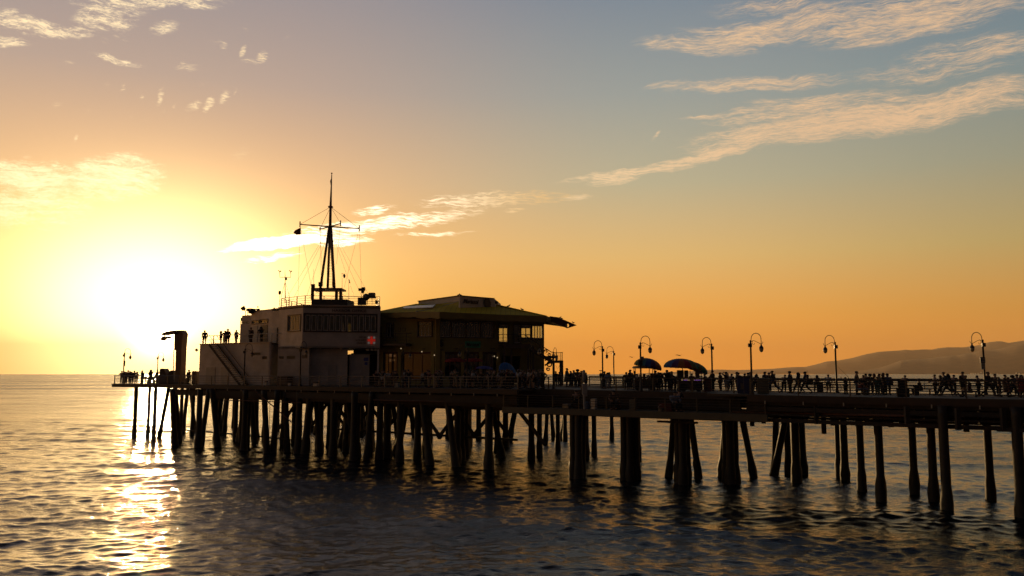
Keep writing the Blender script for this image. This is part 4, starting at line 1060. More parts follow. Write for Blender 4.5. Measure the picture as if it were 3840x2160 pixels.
# arrow shaped beam end with a round hole
def holeplate(pts, c, r, name, m, parent, th):
    mb = MB(); n = 24; c = Vector(c); ring = [];
    out = []; per = [];
    P_ = [Vector(p) for p in pts]
    ux = Vector((P_[2] - P_[0])); ux.z = 0; ux.normalize(); uz = Vector((0, 0, 1))
    poly = [((p - c).dot(ux), (p - c).dot(uz)) for p in P_]
    for k in range(n):
        a = 2 * math.pi * k / n; dx_, dz_ = math.cos(a), math.sin(a); best = None
        for i in range(len(poly)):
            (x1, y1), (x2, y2) = poly[i], poly[(i + 1) % len(poly)]
            den = dx_ * (y2 - y1) - dz_ * (x2 - x1)
            if abs(den) < 1e-9: continue
            t_ = (x1 * (y2 - y1) - y1 * (x2 - x1)) / den; s_ = (x1 * dz_ - y1 * dx_) / den
            if t_ > 0 and -1e-6 <= s_ <= 1 + 1e-6 and (best is None or t_ < best): best = t_
        out.append((dx_ * best, dz_ * best)); ring.append((dx_ * r, dz_ * r))
    # snap nearest samples onto the corners so the outline stays sharp
    for (x, y) in poly:
        k = min(range(n), key=lambda q: (out[q][0] - x) ** 2 + (out[q][1] - y) ** 2); out[k] = (x, y)
    nrm = ux.cross(uz).normalized() * th
    def V(q, s): return mb.bm.verts.new(c + ux * q[0] + uz * q[1] + nrm * s)
    O0 = [V(q, 0) for q in out]; R0 = [V(q, 0) for q in ring]; O1 = [V(q, 1) for q in out]; R1 = [V(q, 1) for q in ring]
    for k in range(n):
        j = (k + 1) % n
        mb.bm.faces.new((O0[k], O0[j], R0[j], R0[k])); mb.bm.faces.new((O1[k], R1[k], R1[j], O1[j])); mb.bm.faces.new((O0[k], O1[k], O1[j], O0[j])); mb.bm.faces.new((R0[k], R0[j], R1[j], R1[k]))
    return mb.build(name, m, parent)
MROOF = mat('maroon_beam', (0.09, 0.03, 0.02), 0.6, 0.2, 2)
YA = 95.3
holeplate([P(2061, 1186, YA), P(2092, 1190, YA), P(2163, 1220, YA), P(2127, 1231.5, YA), P(2066, 1206, YA)], P(2127, 1220.5, YA), .21, 'arrow_beam', MROOF, rs, .2)
MB().bar(P(2040, 1206, YA), P(2068, 1204, YA), .1, .14).tube([P(2041, 1214, YA), P(2052, 1209, YA), P(2068, 1206, YA)], .05, 6).build('bracket', MROOF, rs)
# teal hanging board
mb = MB(); r_ = fM1.rect(1743, 1280, 1801, 1304); fM1.panel(mb, *r_, .08, .06)
tb = thing('teal_sign_board', 'teal board with dark script under the restaurant windows', 'sign', fM1.pt(1772, 1292)); mb.build('board', mat('teal_board', (0.07, 0.36, 0.20), 0.6, 0.2, 4), tb)
text('lettering', 'Mariasol', fM1, 1747, 1797, 1299, 14, MATS['dark_script'], tb, out=.13, shear=.4, bold=.01)
# dark plant emblem and lettering on the wall left of it
mb = MB(); cc = fM1.pt(1654, 1287, .1); A_ = []
for k in range(22):
    a = 2 * math.pi * k / 22; rr_ = .26 + (.1 if k % 2 else 0); A_.append(cc + fM1.d * rr_ * math.cos(a) + Vector((0, 0, rr_ * math.sin(a) - .1)))
mb.plate(A_, -fM1.n * .04); mb.build('wall_emblem', MATS['dark_script'], rs)
mb = MB()
for k in range(5): mb.bar(cc + Vector((0, 0, .15)), cc + fM1.d * (.3 * (k - 2) / 2) + Vector((0, 0, .45 - .05 * abs(k - 2))), .08, .04)
mb.build('wall_emblem', MATS['dark_script'], rs)
text('lettering', 'Mariasol', fM1, 1643, 1663, 1313, 6, MATS['dark_script'], rs, out=.12, shear=.2)
# balconies
def balcony(face, x0, x1, yd, yr, dep, label, nm='balcony'):
    a = face.pt(x0, yd, .02); b = face.pt(x1, yd, .02); z = a.z
    t = thing(nm, label, 'balcony', a)
    n_ = face.n; mb = MB(); mb.prism([(a.x, a.y), (b.x, b.y), ((b + n_ * dep).x, (b + n_ * dep).y), ((a + n_ * dep).x, (a + n_ * dep).y)], z - .3, z - .05); mb.build('floor_slab', TRIMD, t)
    pts = [a, a + n_ * (dep - .1), b + n_ * (dep - .1), b]; h = zat(yr, (a.y + b.y) / 2) - z
    for k in (1., .62, .3): MB().tube([Vector((p.x, p.y, z + h * k)) for p in pts], .035 if k == 1 else .02, 6).build('rail', RAILM, t)
    n = max(3, int((b - a).length / 1.2))
    for k in range(n + 1):
        p = pts[1].lerp(pts[2], k / n); MB().box((p.x, p.y, z + h / 2), (.06, .06, h)).build('post', RAILM, t)
    return t, z, pts
balcony(fW, 1424, 1542, 1289, 1252, 1.3, 'narrow balcony on the left wing of the restaurant')
bt, zbl, bp = balcony(fM1, 1868, 1968, 1290, 1257, 1.9, 'dark balcony with black rail before the restaurant upper door')
for x_ in (1874, 1900, 1962, 1981): p = fM1.pt(x_, 1330, 1.7); MB().box((p.x, p.y, (ZR + zbl - .3) / 2), (.22, .22, zbl - .3 - ZR)).build('post', TRIMD, bt)
mb = MB(); p = fM1.pt(1920, 1300, 1.9); mb.box(p - Vector((0, 0, .1)), (3.0, .15, .3), math.atan2(fM1.d.y, fM1.d.x)).build('beam', TRIMD, bt)
# outer stair down to a landing on posts
os_ = thing('outer_stair', 'dark outer stair with curly brackets and a landing on posts beside the restaurant', 'stairs', Vector((xat(2075, 1400, 94), 94, ZR)))
YS = 93.6
sa, sb = P(1968, 1292, YS), P(2078, 1356, YS)
mb = MB()
for k in range(14): p = sa.lerp(sb, (k + .5) / 14); mb.box(p, (.34, 1.2, .05))
mb.build('treads', TRIMD, os_)
for o_ in (-.62, .62): MB().bar(sa + Vector((0, o_, -.15)), sb + Vector((0, o_, -.15)), .07, .34).build('stringer', TRIMD, os_)
for o_ in (-.62, .62): MB().tube([P(1968, 1257, YS + o_), P(2067, 1320, YS + o_), P(2078, 1321, YS + o_)], .05, 6).build('handrail', TRIMD, os_)
for k in range(7): p = sa.lerp(sb, (k + .5) / 7); MB().tube([p + Vector((0, -.62, 0)), p + Vector((0, -.62, 1.0))], .02, 5).build('post', TRIMD, os_)
for k in (.3, .6): MB().tube([sa + Vector((0, -.62, 1.05 * k)), sb + Vector((0, -.62, 1.05 * k))], .015, 5).build('rail', TRIMD, os_)
lz = P(2094, 1356, YS).z; l0, l1 = xat(2072, 1356, YS), xat(2111, 1356, YS)
MB().box(((l0 + l1) / 2, YS + .6, lz), (l1 - l0, 2.2, .28)).build('landing', TRIMD, os_)
for x_ in (2077, 2104, 2109): 
    for o_ in (-.4, 1.6): MB().box((xat(x_, 1400, YS), YS + o_, (ZR + lz) / 2), (.16, .16, lz - ZR)).build('post', TRIMD, os_)
for k in range(7):
    z_ = P(0, 1352 - k * 5.2, YS).z
    MB().tube([(l0 + .3, YS + 1.6, z_), (l1 - .05, YS + 1.6, z_), (l1 - .05, YS - .4, z_)], .035 if k == 6 else .016, 5).build('rail', TRIMD, os_)
for x_ in (2086, 2103, 2109): p = P(x_, 1352, YS - .4); MB().tube([p, P(x_, 1320, YS - .4)], .03, 5).build('post', TRIMD, os_)
def curl(cx_, cy_, r, Y, a0=0, turns=1.3, parent=None, w=.05):
    pts = []
    for i in range(22):
        a = a0 + i / 21 * turns * 2 * math.pi; q = r * (1 - .55 * i / 21); pts.append(P(cx_ + q * math.cos(a), cy_ - q * math.sin(a), Y))
    MB().tube(pts, w, 6).build('scroll', TRIMD, parent)
curl(2060, 1331, 6, YS, .6, 1.2, os_); curl(2061, 1366, 11, YS, 1.2, 1.3, os_, .07); curl(2056, 1384, 7, YS, 2, 1.2, os_, .06); curl(2046, 1316, 6, YS, -1.4, .9, os_, .06); curl(2070, 1344, 8, YS, 0, 1, os_, .06)
MB().bar(P(2050, 1340, YS), P(2092, 1338, YS), .3, .3).bar(P(2043, 1352, YS), P(2080, 1330, YS), .1, .15).bar(P(2043, 1370, YS), P(2078, 1352, YS), .14, .2).build('brace', TRIMD, os_)
MB().tube([P(2084, 1370, YS), P(2091, 1385, YS), P(2098, 1370, YS)], .02, 5).build('brace', TRIMD, os_)
# dim lit spots inside and small lamps
for i, (x, y, fc) in enumerate(((1425, 1333, fW), (1452, 1332, fW), (1466, 1334, fW), (1450, 1351, fW), (1464, 1350, fW))):
    MB().box(fc.pt(x, y, -.8), (.32, .05, .22 + .1 * (i % 2))).build('lit_display', mat('lit_display', (0.5, 0.3, 0.2), 0.7, 0.3, 3, emit=(1.0, 0.55, 0.3), es=0.22), rs)
for i, (x, y) in enumerate(((1508, 1307), (1586, 1319), (1633, 1332), (1851, 1336), (1862, 1341))):
    fc = fW if x < 1640 else fM1
    t = thing('wall_lamp', ['small lit wall lamp above the left ground windows', 'lit round lamp over the wide ground floor window', 'lit lamp on the pilaster at the corner of the restaurant', 'brightest lit lamp left of the restaurant entrance', 'lower lit lamp beside the restaurant entrance'][i], 'lamp', fc.pt(x, y, .25), 'wall lamps of the restaurant')
    MB().ball(fc.pt(x, y, .28), .07).build('bulb', mat('lit_bulb', (0.8, 0.7, 0.5), 0.5, 0.1, emit=(1.0, 0.75, 0.45), es=0.4), t)
    MB().bar(fc.pt(x, y, .28) + Vector((0, 0, .05)), fc.pt(x, y, 0) + Vector((0, 0, .12)), .04, .04).build('arm', IRON, t)
# wall brackets
for x in (1593, 1708, 1846): 
    fc = fW if x < 1640 else fM1; a = fc.pt(x - 8, 1308, .1)
    t = thing('awning_bracket', {1593: 'curly iron bracket above the wide left window', 1708: 'curly iron bracket left of the teal board', 1846: 'curly iron bracket right of the teal board'}[x], 'bracket', a, 'iron brackets on the restaurant wall')
    MB().tube([a, a + fc.d * .5 + fc.n * .2 + Vector((0, 0, .05))], .03, 5).build('bar', IRON, t); MB().tube([a - Vector((0, 0, .3)), a + fc.d * .2 + fc.n * .1 - Vector((0, 0, .2)), a + fc.d * .4 + fc.n * .2 + Vector((0, 0, .03))], .02, 5).build('scroll', IRON, t)

# ------------------------------------------------------------------ birds
def bird(label, p, s=1.0, fly=False, face=1):
    t = thing('gull', label, 'bird', p, 'gulls'); p = Vector(p); mb = MB()
    if fly:
        mb.tube([p + Vector((-.22 * s, 0, 0)), p, p + Vector((.2 * s, 0, .02))], [.02 * s, .07 * s, .02 * s], 8)
        for w_ in (-1, 1):
            q = [p + Vector((w_ * x * s, y * s, z * s)) for x, y, z in ((.03, -.08, .02), (.3, -.1, .12), (.65, .05, .05), (.3, .06, .12), (.03, .08, .02))]
            mb.plate(q, (0, 0, .015 * s))
    else:
        mb.tube([p + Vector((-.26 * s * face, 0, .14 * s)), p + Vector((-.1 * face * s, 0, .17 * s)), p + Vector((.08 * face * s, 0, .2 * s)), p + Vector((.15 * face * s, 0, .3 * s)), p + Vector((.18 * face * s, 0, .37 * s)), p + Vector((.27 * face * s, 0, .36 * s))], [.02 * s, .08 * s, .09 * s, .05 * s, .05 * s, .01 * s], 8)
        for w_ in (-1, 1): mb.tube([p + Vector((0, w_ * .03, .14 * s)), p + Vector((0, w_ * .03, -.01))], .012, 4)
    mb.build('body', mat('gull_feathers', (0.22, 0.2, 0.19), 0.7, 0.3, 6), t, smooth=True)
for (lab, x, y, Y, s_, f_) in (('left of two small gulls standing on the parapet peak', 1719.5, 1110, 93.1, 1.0, 1), ('right of two small gulls standing on the parapet peak', 1726.5, 1110, 93.1, 1.0, -1), ('dark gull standing on the right roof slope near the parapet', 1907, 1153, 95.6, 1.3, 1), ('gull standing lower down the right roof slope', 1958, 1165, 94.8, 1.2, -1),
    ('left gull of the pair above the arrow beam', 2100, 1195, 95.4, 1.0, 1), ('right gull of the pair above the arrow beam', 2106, 1198, 95.4, 1.0, -1), ('gull alone near the tip of the arrow beam', 2150, 1214, 95.4, 1.0, -1)): bird(lab, P(x, y, Y), s_ * .7, False, f_)
bird('gull with wide wings flying above the rainbow umbrellas', P(2548, 1333, 95), 0.8, True); bird('small distant gull flying low between the lamps', P(2370, 1339.5, 130), 0.8, True)
t = thing('roof_camera', 'dark box lamp standing clear above the right roof slope', 'camera', P(1862, 1139, 97)); MB().box(P(1861, 1134.5, 97), (.42, .3, .3)).build('box', IRON, t); MB().tube([P(1856, 1144, 97), P(1857, 1136, 97)], .04, 5).build('arm', IRON, t)

# ------------------------------------------------------------------ hills, far shore
def ridge(name, pts, D_, base_depth, m, amp, seed):
    """a chain of hills at distance D_, profile taken as heights, with ridges and gullies behind and in front"""
    g = np.random.RandomState(seed); n = 260
    xs = np.interp(np.linspace(0, 1, n), np.linspace(0, 1, len(pts)), [p[0] for p in pts]); 
    ys = np.interp(xs, [p[0] for p in pts], [p[1] for p in pts])
    rows = 26; co = []
    ph = g.rand(40) * 6.28
    for j in range(rows):
        t = j / (rows - 1)          # 0 foot (near) .. 1 crest .. back
        for i in range(n):
            d = ray(xs[i], 1401); k = d.x / d.y
            crest = max(0.0, (1401 - ys[i]) / F * D_)
            small = sum(math.sin(i * (.07 + .05 * q) + ph[q] + 2.3 * t) / (1 + q) for q in range(7)) * amp * crest * (.15 + .85 * (1 - t))
            h = crest * (math.sin(min(t / .75, 1.0) * math.pi / 2) if t < .75 else 1 - (t - .75) * 1.2) + small * (1 - abs(t - .75)) * (0.25 if t >= .7 else 1)
            Y = D_ - base_depth * (.75 - t) 
            co.append((k * D_ * (1 + (Y - D_) / D_), Y, HC * 0 + max(h, -3) + (HC if t > .2 else HC * t * 5) * (1 if crest > 0 else 0) - (3 if j == 0 else 0)))
    f = [(j * n + i, j * n + i + 1, (j + 1) * n + i + 1, (j + 1) * n + i) for j in range(rows - 1) for i in range(n - 1)]
    me = bpy.data.meshes.new(name); me.from_pydata(co, [], f); me.materials.append(m)
    for p in me.polygons: p.use_smooth = True
    o = bpy.data.objects.new(name, me); col.objects.link(o); o['kind'] = 'structure'; return o
HM = mat('coastal_scrub_hills', (0.32, 0.19, 0.08), 0.95, 0.4, 0.004)
ridge('hills', [(2380, 1401), (2500, 1396), (2600, 1391), (2665, 1387), (2705, 1386), (2760, 1388), (2830, 1386), (2900, 1383), (2940, 1379.5), (2990, 1376.5), (3020, 1376), (3060, 1367), (3100, 1356), (3140, 1353), (3200, 1343), (3250, 1331), (3300, 1322), (3380, 1317), (3400, 1312), (3420, 1314), (3470, 1311), (3500, 1312), (3520, 1307), (3560, 1303), (3620, 1303), (3680, 1295), (3710, 1288), (3760, 1285), (3790, 1288), (3840, 1281), (3950, 1276), (4200, 1262), (4500, 1285)], 25000, 5500, HM, .05, 3)
ridge('hills', [(3160, 1401), (3300, 1380), (3380, 1352), (3480, 1346), (3560, 1338), (3640, 1325), (3700, 1315), (3780, 1305), (3840, 1293), (3950, 1290), (4200, 1283), (4500, 1310)], 17500, 4500, HM, .06, 9)
SHM = mat('sunlit_white_houses', (0.75, 0.66, 0.52), 0.7, 0.1, .05)
g = random.Random(4)
for i in range(11):
    x = [3645, 3653, 3662, 3671, 3681, 3697, 3722, 3745, 3818, 3826, 3617][i]; w_ = 1.4 * [22, 14, 26, 18, 12, 24, 40, 22, 40, 26, 30][i]; D_ = 12000 + g.uniform(-200, 200)
    y = 1403 if i < 10 else 1369; Y = D_ if i < 10 else 15000
    z0 = 0 if i < 10 else P(x, 1370, Y).z - 8; c = P(x, 1401, Y)
    h = [16, 12, 12, 15, 24, 15, 9, 10, 20, 14, 22][i]
    t = thing('far_house', ['leftmost pale house on the far shore', 'low pale house second along the far shore', 'wide pale house third along the far shore', 'pale house fourth along the far shore', 'narrow tall pale house left of the signed lamp post', 'pale house just right of the signed lamp post base', 'long low pale house on the far shore', 'small low pale house on the far shore', 'bright pale house on the shore at the right edge', 'smaller bright house at the right edge', 'lone bright house halfway up the hillside'][i], 'house', (c.x, Y, z0), 'pale houses on the far shore')
    MB().prism([(c.x - w_ / 2, Y - 8), (c.x + w_ / 2, Y - 8), (c.x + w_ / 2, Y + 8), (c.x - w_ / 2, Y + 8)], z0, z0 + h * 1.3).build('wall', SHM, t)
    MB().prism([(c.x - w_ / 2 - 1, Y - 9), (c.x + w_ / 2 + 1, Y - 9), (c.x + w_ / 2 + 1, Y + 9), (c.x - w_ / 2 - 1, Y + 9)], z0 + h * 1.3 + .05, z0 + h * 1.3 + 1.5).build('roof', mat('far_tiles', (0.3, 0.18, 0.1), 0.8, 0.2), t)

# ------------------------------------------------------------------ street lamps
def make_lamp():
    t = thing('street_lamp', 'x', 'street lamp', (0, 0, 0))
    MB().lathe([(.16, 0), (.16, .12), (.12, .2), (.12, .7), (.09, .8), (.075, 1.0), (.065, 3.55), (.09, 3.56), (.09, 3.62), (.065, 3.66), (.065, 3.9), (.085, 3.92), (.05, 4.0)], (0, 0, 0), 12).build('post', IRON, t, smooth=True)
    MB().box((-.05, 0, 3.62), (.26, .2, .28)).build('ballast_box', IRON, t, bevel=.02)
    pts = [(.04, 0, 3.85), (.05, 0, 4.1)] + [(.42 - .37 * math.cos(a), 0, 4.1 + .42 * math.sin(a)) for a in [math.pi * k / 12 for k in range(1, 12)]] + [(.79, 0, 4.05), (.79, 0, 3.75)]
    MB().tube(pts, .026, 8).build('arm', IRON, t, smooth=True)
    MB().tube([(.05, 0, 3.88), (.2, 0, 3.98), (.35, 0, 3.93), (.79, 0, 3.7), (.9, 0, 3.78), (.93, 0, 3.9)], .018, 6).tube([(.2, 0, 3.97), (.12, 0, 3.85), (.14, 0, 3.72), (.22, 0, 3.66), (.3, 0, 3.72), (.29, 0, 3.8)], .015, 6).build('scroll', IRON, t, smooth=True)
    ln = MB().lathe([(.03, 3.75), (.05, 3.68), (.06, 3.6), (.13, 3.52), (.17, 3.42), (.16, 3.38)], (.79, 0, 0), 14).build('lantern', IRON, t, smooth=True)
    MB().lathe([(.155, 3.385), (.16, 3.32), (.13, 3.2), (.07, 3.12), (.02, 3.10)], (.79, 0, 0), 14).build('globe', mat('prismatic_globe', (0.45, 0.38, 0.25), 0.25, 0.25, 20), ln, smooth=True)
    for c_ in ln.children: c_.parent = ln
    return t
lamp0 = make_lamp(); used = [False]
# x of the post, column line I, photo y of the arc top, direction of the arm, label
LAMPS = [(2260, 83, 1277, -1, 'lamp post with arm to the left beside the standing viewer telescope'), (2302, 108, 1299, -1, 'smaller farther lamp post behind the first right hand lamp'), (2403, 72.4, 1259.5, 1, 'lamp post in front of the first rainbow umbrella'),
    (2671, 83, 1265, -1, 'lamp post between the rainbow umbrellas and the blue bins'), (2818, 72.0, 1249, 1, 'tall near side lamp post standing by the blue bins'), (3136, 83, 1257, -1, 'lamp post beside the fishing person, before the low hills'),
    (3692, 83, 1246, -1, 'lamp post carrying two signs before the highest hills'), (463, 73.5, 1307, 1, 'lamp post at the outer sunlit tip of the pier'), (590, 80, 1320, 1, 'lamp post in the sun glare left of the crane'), (916, 72.3, 1289, 1, 'lamp post in front of the outside stairs'),
    (1126, 72.3, 1280, 1, 'lamp post in front of the white shed wall with vents'), (1510, 72.6, 1296, 1, 'lamp post in front of the restaurant left wing'), (1752, 73, 1287, -1, 'lamp post in front of the teal sign board'), (1990, 73, 1273, 1, 'lamp post in front of the outer stair'), (2076, 76, 1303, 1, 'edge on lamp post rising through the stair landing')]
for (x, I, yt, dr_, lab) in LAMPS:
    p = on(x, I); need = zat2(x, yt, p.y) - p.z; s_ = need / 4.53
    o = lamp0 if not used[0] else copy_tree(lamp0); used[0] = True
    o.location = p; o.scale = (s_, s_, s_); rz_ = 0 if dr_ > 0 else math.pi
    if x in (1126, 2076): rz_ = R(62)
    elif x in (1752,): rz_ = math.pi
    o.rotation_euler = (0, 0, rz_ + (0.0)); o['label'] = lab; o['group'] = 'street lamps along the pier'
# signs on lamp posts
sp = on(3690, 83); 
t = thing('pole_sign', 'upper square sign plate on the lamp post before the high hills', 'sign', P(3685, 1350, sp.y - .2)); MB().box(P(3685, 1350, sp.y - .18), (.36, .03, .40)).build('plate', IRON, t); MB().box(P(3685, 1350, sp.y - .2), (.28, .012, .30)).build('face', mat('grey_sign_face', (0.30, 0.28, 0.25), 0.6, 0.2, 6), t)
MB().tube([P(3685 + 5 * math.cos(a), 1349 + 5 * math.sin(a), sp.y - .22) for a in [k * math.pi / 6 for k in range(13)]], .012, 5).bar(P(3681, 1345, sp.y - .22), P(3689, 1353, sp.y - .22), .02, .02).build('symbol', IRON, t)
t = thing('pole_sign', 'lower tall pale sign plate on the lamp post before the high hills', 'sign', P(3685.5, 1373, sp.y - .2)); MB().box(P(3685.5, 1373, sp.y - .18), (.25, .03, .46)).build('plate', mat('pale_sign_plate', (0.32, 0.31, 0.26), 0.6, 0.15, 6), t)
for k in range(3): MB().box(P(3685.5, 1365 + 6 * k, sp.y - .2), (.16, .012, .03)).build('text_line', IRON, t)
for (x, y0, y1, I, w_, lab, c_) in ((466, 1353, 1373, 73.5, .2, 'narrow box strapped to the lamp post at the pier tip', IRON), (2407, 1337, 1352, 72.4, .3, 'upper grey box on the lamp post before the first rainbow umbrella', MATS['grey_metal_box']), (2401, 1350, 1368, 72.4, .34, 'lower dark box on the lamp post before the first rainbow umbrella', IRON)):
    Y = on(x, I).y - .15; a = P(x, (y0 + y1) / 2, Y); h = abs(P(x, y0, Y).z - P(x, y1, Y).z)
    t = thing('post_box', lab, 'box', a); MB().box(a, (w_, .2, h)).build('case', c_, t, bevel=.02); MB().box(a + Vector((0, .12, 0)), (w_ * .5, .1, h * .3)).build('strap', IRON, t)

# ------------------------------------------------------------------ crane at the tip
YC = 106.0; cz = zd(-46)
cr = thing('pier_crane', 'tall hooked steel boat crane at the outer end of the pier', 'crane', Vector((xat(667, 1440, YC), YC, cz)))
CM = mat('crane_paint', (0.22, 0.13, 0.06), 0.55, 0.3, 2)
def px3(l, Y=YC): return [P(x, y, Y) for x, y in l]
MB().plate(px3([(657, 1441), (657, 1400), (659, 1313), (653, 1313), (654, 1256), (660, 1239), (679, 1238), (686, 1252), (681, 1300), (677, 1400), (677, 1441)]), (0.3, .9, 0)).build('column', CM, cr, bevel=.0)
MB().plate(px3([(658, 1254), (640, 1253), (608, 1258), (606, 1250), (622, 1244), (652, 1239), (668, 1239), (670, 1254)]), (0.1, .7, 0)).build('jib', CM, cr)
MB().plate(px3([(603, 1274), (603, 1266), (612, 1261), (633, 1262), (634, 1268), (618, 1269), (610, 1277)]), (0.1, .5, 0)).tube(px3([(618, 1258), (618, 1263)]), .05).build('hoist', CM, cr)
MB().tube(px3([(652, 1313), (650, 1400)], YC - .3), .05, 6).build('cable', IRON, cr)
MB().box((xat(667, 1436, YC) + .1, YC + .45, cz + .12), (1.6, 1.6, .24)).build('base', CONC, cr)
# covered things near the crane
def lump(name, label, cat, prof, Y, dep, m, extra=None):
    t = thing(name, label, cat, P(prof[0][0], prof[0][1], Y)); MB().plate(px3(prof, Y), (.0, dep, 0)).build('cover', m, t, bevel=.06)
    xs = [p[0] for p in prof]; 
    for x in (min(xs) + 3, max(xs) - 3): MB().box(Vector((xat(x, 1430, Y), Y + dep / 2, zd(-45) + .08)), (.25, dep * .8, .16)).build('skid', IRON, t)
    return t
TARP = mat('tarpaulin', (0.12, 0.08, 0.05), 0.7, 0.3, 3)
lump('covered_winch', 'tarpaulin covered winch with flat top left of the crane', 'machine', [(594, 1439), (596, 1404), (599, 1384), (602, 1382), (614, 1382), (617, 1385), (622, 1402), (624, 1439)], 107.5, 1.4, TARP)
lump('covered_bin', 'round topped covered bin close to the crane column', 'bin', [(630, 1439), (631, 1400), (635, 1391), (643, 1388), (649, 1391), (651, 1405), (651, 1439)], 108.0, 1.0, TARP)
lump('equipment_box', 'dark equipment box at the left wall of the harbour office', 'box', [(718, 1439), (718, 1393), (724, 1391), (737, 1393), (738, 1439)], 104.5, 1.2, TARP)
for (x, w_, h_, lab) in ((545, 1.9, .75, 'long low bench near the tip of the pier'), (572, 1.2, .9, 'low dark crate beside the bench at the pier tip'), (640, 1.8, .8, 'low dark locker at the crane foot'), (690, 1.3, .7, 'low dark locker right of the crane'), (606, 1.4, 1.0, 'dark storage chest under the covered winch side')):
    p = on(x, 76.5 if x < 700 else 74); t = thing('bench' if 'bench' in lab else 'storage_chest', lab, 'bench' if 'bench' in lab else 'chest', p)
    if 'bench' in lab:
        MB().box(p + Vector((0, 0, .43)), (w_, .45, .06), AXA).build('seat', WOOD, t); MB().box(p + Vector((0, .25, .72)), (w_, .05, .35), AXA).build('backrest', WOOD, t)
        for q in (-1, 1): MB().box(p + AX * q * w_ * .4 + Vector((0, 0, .2)), (.08, .4, .4), AXA).build('leg', IRON, t)
    else:
        MB().box(p + Vector((0, 0, h_ / 2)), (w_, .8, h_), AXA).build('box', TARP, t, bevel=.03); MB().box(p + Vector((0, 0, h_ + .04)), (w_ + .08, .88, .07), AXA).build('lid', IRON, t)

# ------------------------------------------------------------------ umbrellas and carts
def umbrella(name, label, base, top, R_, drop, tilt, cols, pole_m=IRON, seg=16, frill=True, cat='umbrella', grp=None):
    """canopy centred at top, tilted by (angle, axis dir), wedges of colour; base = foot of the pole"""
    base = Vector(base); top = Vector(top); t = thing(name, label, cat, base, grp)
    MB().tube([base, top], .03, 8).build('pole', pole_m, t)
    M = Matrix.Rotation(tilt[0], 3, Vector(tilt[1]).normalized())
    rim = []
    for ci, cm in enumerate(cols):
        mb = MB(); nc = len(cols)
        for k in range(seg):
            if k % nc != ci: continue
            a0, a1 = 2 * math.pi * k / seg, 2 * math.pi * (k + 1) / seg; prev = None
            rows = []
            for j in range(6):
                q = j / 5; r_ = R_ * math.sin(q * 1.35) / math.sin(1.35); z_ = -drop * (1 - math.cos(q * 1.35)) / (1 - math.cos(1.35))
                row = []
                for i in range(4):
                    a = a0 + (a1 - a0) * i / 3; sag = 1 - .045 * q * math.sin(math.pi * i / 3)
                    row.append(top + M @ Vector((r_ * sag * math.cos(a), r_ * sag * math.sin(a), z_)))
                rows.append(row)
            if frill: rows.append([p + M @ Vector((0, 0, -.12 - .05 * (i % 2))) for i, p in enumerate(rows[-1])])
            VV = [[mb.bm.verts.new(p) for p in r] for r in rows]
            for A, B in zip(VV, VV[1:]):
                for i in range(3): mb.bm.faces.new((A[i], A[i + 1], B[i + 1], B[i]))
        o = mb.build('canopy_panel', cm, t)
        md = o.modifiers.new('cloth', 'SOLIDIFY'); md.thickness = .012
    mb = MB()
    for k in range(0, seg, 2):
        a = 2 * math.pi * k / seg; mb.tube([top - (top - base).normalized() * .5, top + M @ Vector((R_ * .8 * math.cos(a), R_ * .8 * math.sin(a), -drop * .66))], .008, 4)
    mb.build('ribs', IRON, t)
    return t
def cloth(n, c): return mat(n, c, 0.8, 0.12, 5)
RB = [cloth('red_cloth', (0.30, 0.02, 0.015)), cloth('olive_cloth', (0.16, 0.14, 0.02)), cloth('green_cloth', (0.02, 0.14, 0.05)), cloth('teal_cloth', (0.015, 0.10, 0.15)), cloth('blue_cloth', (0.02, 0.06, 0.22)), cloth('purple_cloth', (0.08, 0.02, 0.10)), cloth('orange_cloth', (0.30, 0.09, 0.015))]
YU = 66.0
def umb_at(name, label, cx, cy, R_, drop, Y, bx, tilt, cols, **k):
    top = P(cx, cy, Y); b = Vector((xat(bx, 1440, Y), Y, zd(xat(bx, 1440, Y)))); return umbrella(name, label, b, top, R_, drop, tilt, cols, **k)
umb_at('rainbow_umbrella', 'rainbow striped umbrella behind the lamp post with boxes, over the pale awning cart', 2436, 1344, 1.15, .62, 68, 2432, (R(13), (0, 1, .1)), RB[:], grp='rainbow umbrellas of the vendors')
umb_at('rainbow_umbrella', 'widest rainbow umbrella with red, green and blue wedges over the vendor cart', 2556, 1345, 1.42, .62, 67, 2566, (R(3), (.2, 1, 0)), RB[2:] + RB[:2], grp='rainbow umbrellas of the vendors')
umb_at('rainbow_umbrella', 'rainbow umbrella tilting down to the right of the widest umbrella', 2612, 1360, 1.15, .5, 70, 2606, (R(20), (0, 1, 0)), RB[3:] + RB[:3], grp='rainbow umbrellas of the vendors')
BL = [cloth('bright_blue_cloth', (0.015, 0.10, 0.30))]; DB = [cloth('dusk_blue_cloth', (0.04, 0.04, 0.20))]; RR = [cloth('dark_red_cloth', (0.22, 0.015, 0.012))]
umb_at('parasol', 'dark blue parasol standing upright before the restaurant', 1817, 1372, .92, .32, 84, 1820, (R(3), (0, 1, 0)), DB, frill=False)
umb_at('parasol', 'bright blue parasol tilted towards the camera before the restaurant', 1908, 1386, .98, .30, 82, 1925, (R(62), (.78, .5, 0)), BL, frill=False)
umb_at('parasol', 'dark red parasol left of two at the restaurant terrace', 1706, 1343, 1.05, .25, 88, 1706, (0, (1, 0, 0)), RR, frill=True); umb_at('parasol', 'dark red parasol right of two at the restaurant terrace', 1773, 1343, 1.05, .25, 88.4, 1773, (0, (1, 0, 0)), RR, frill=True)
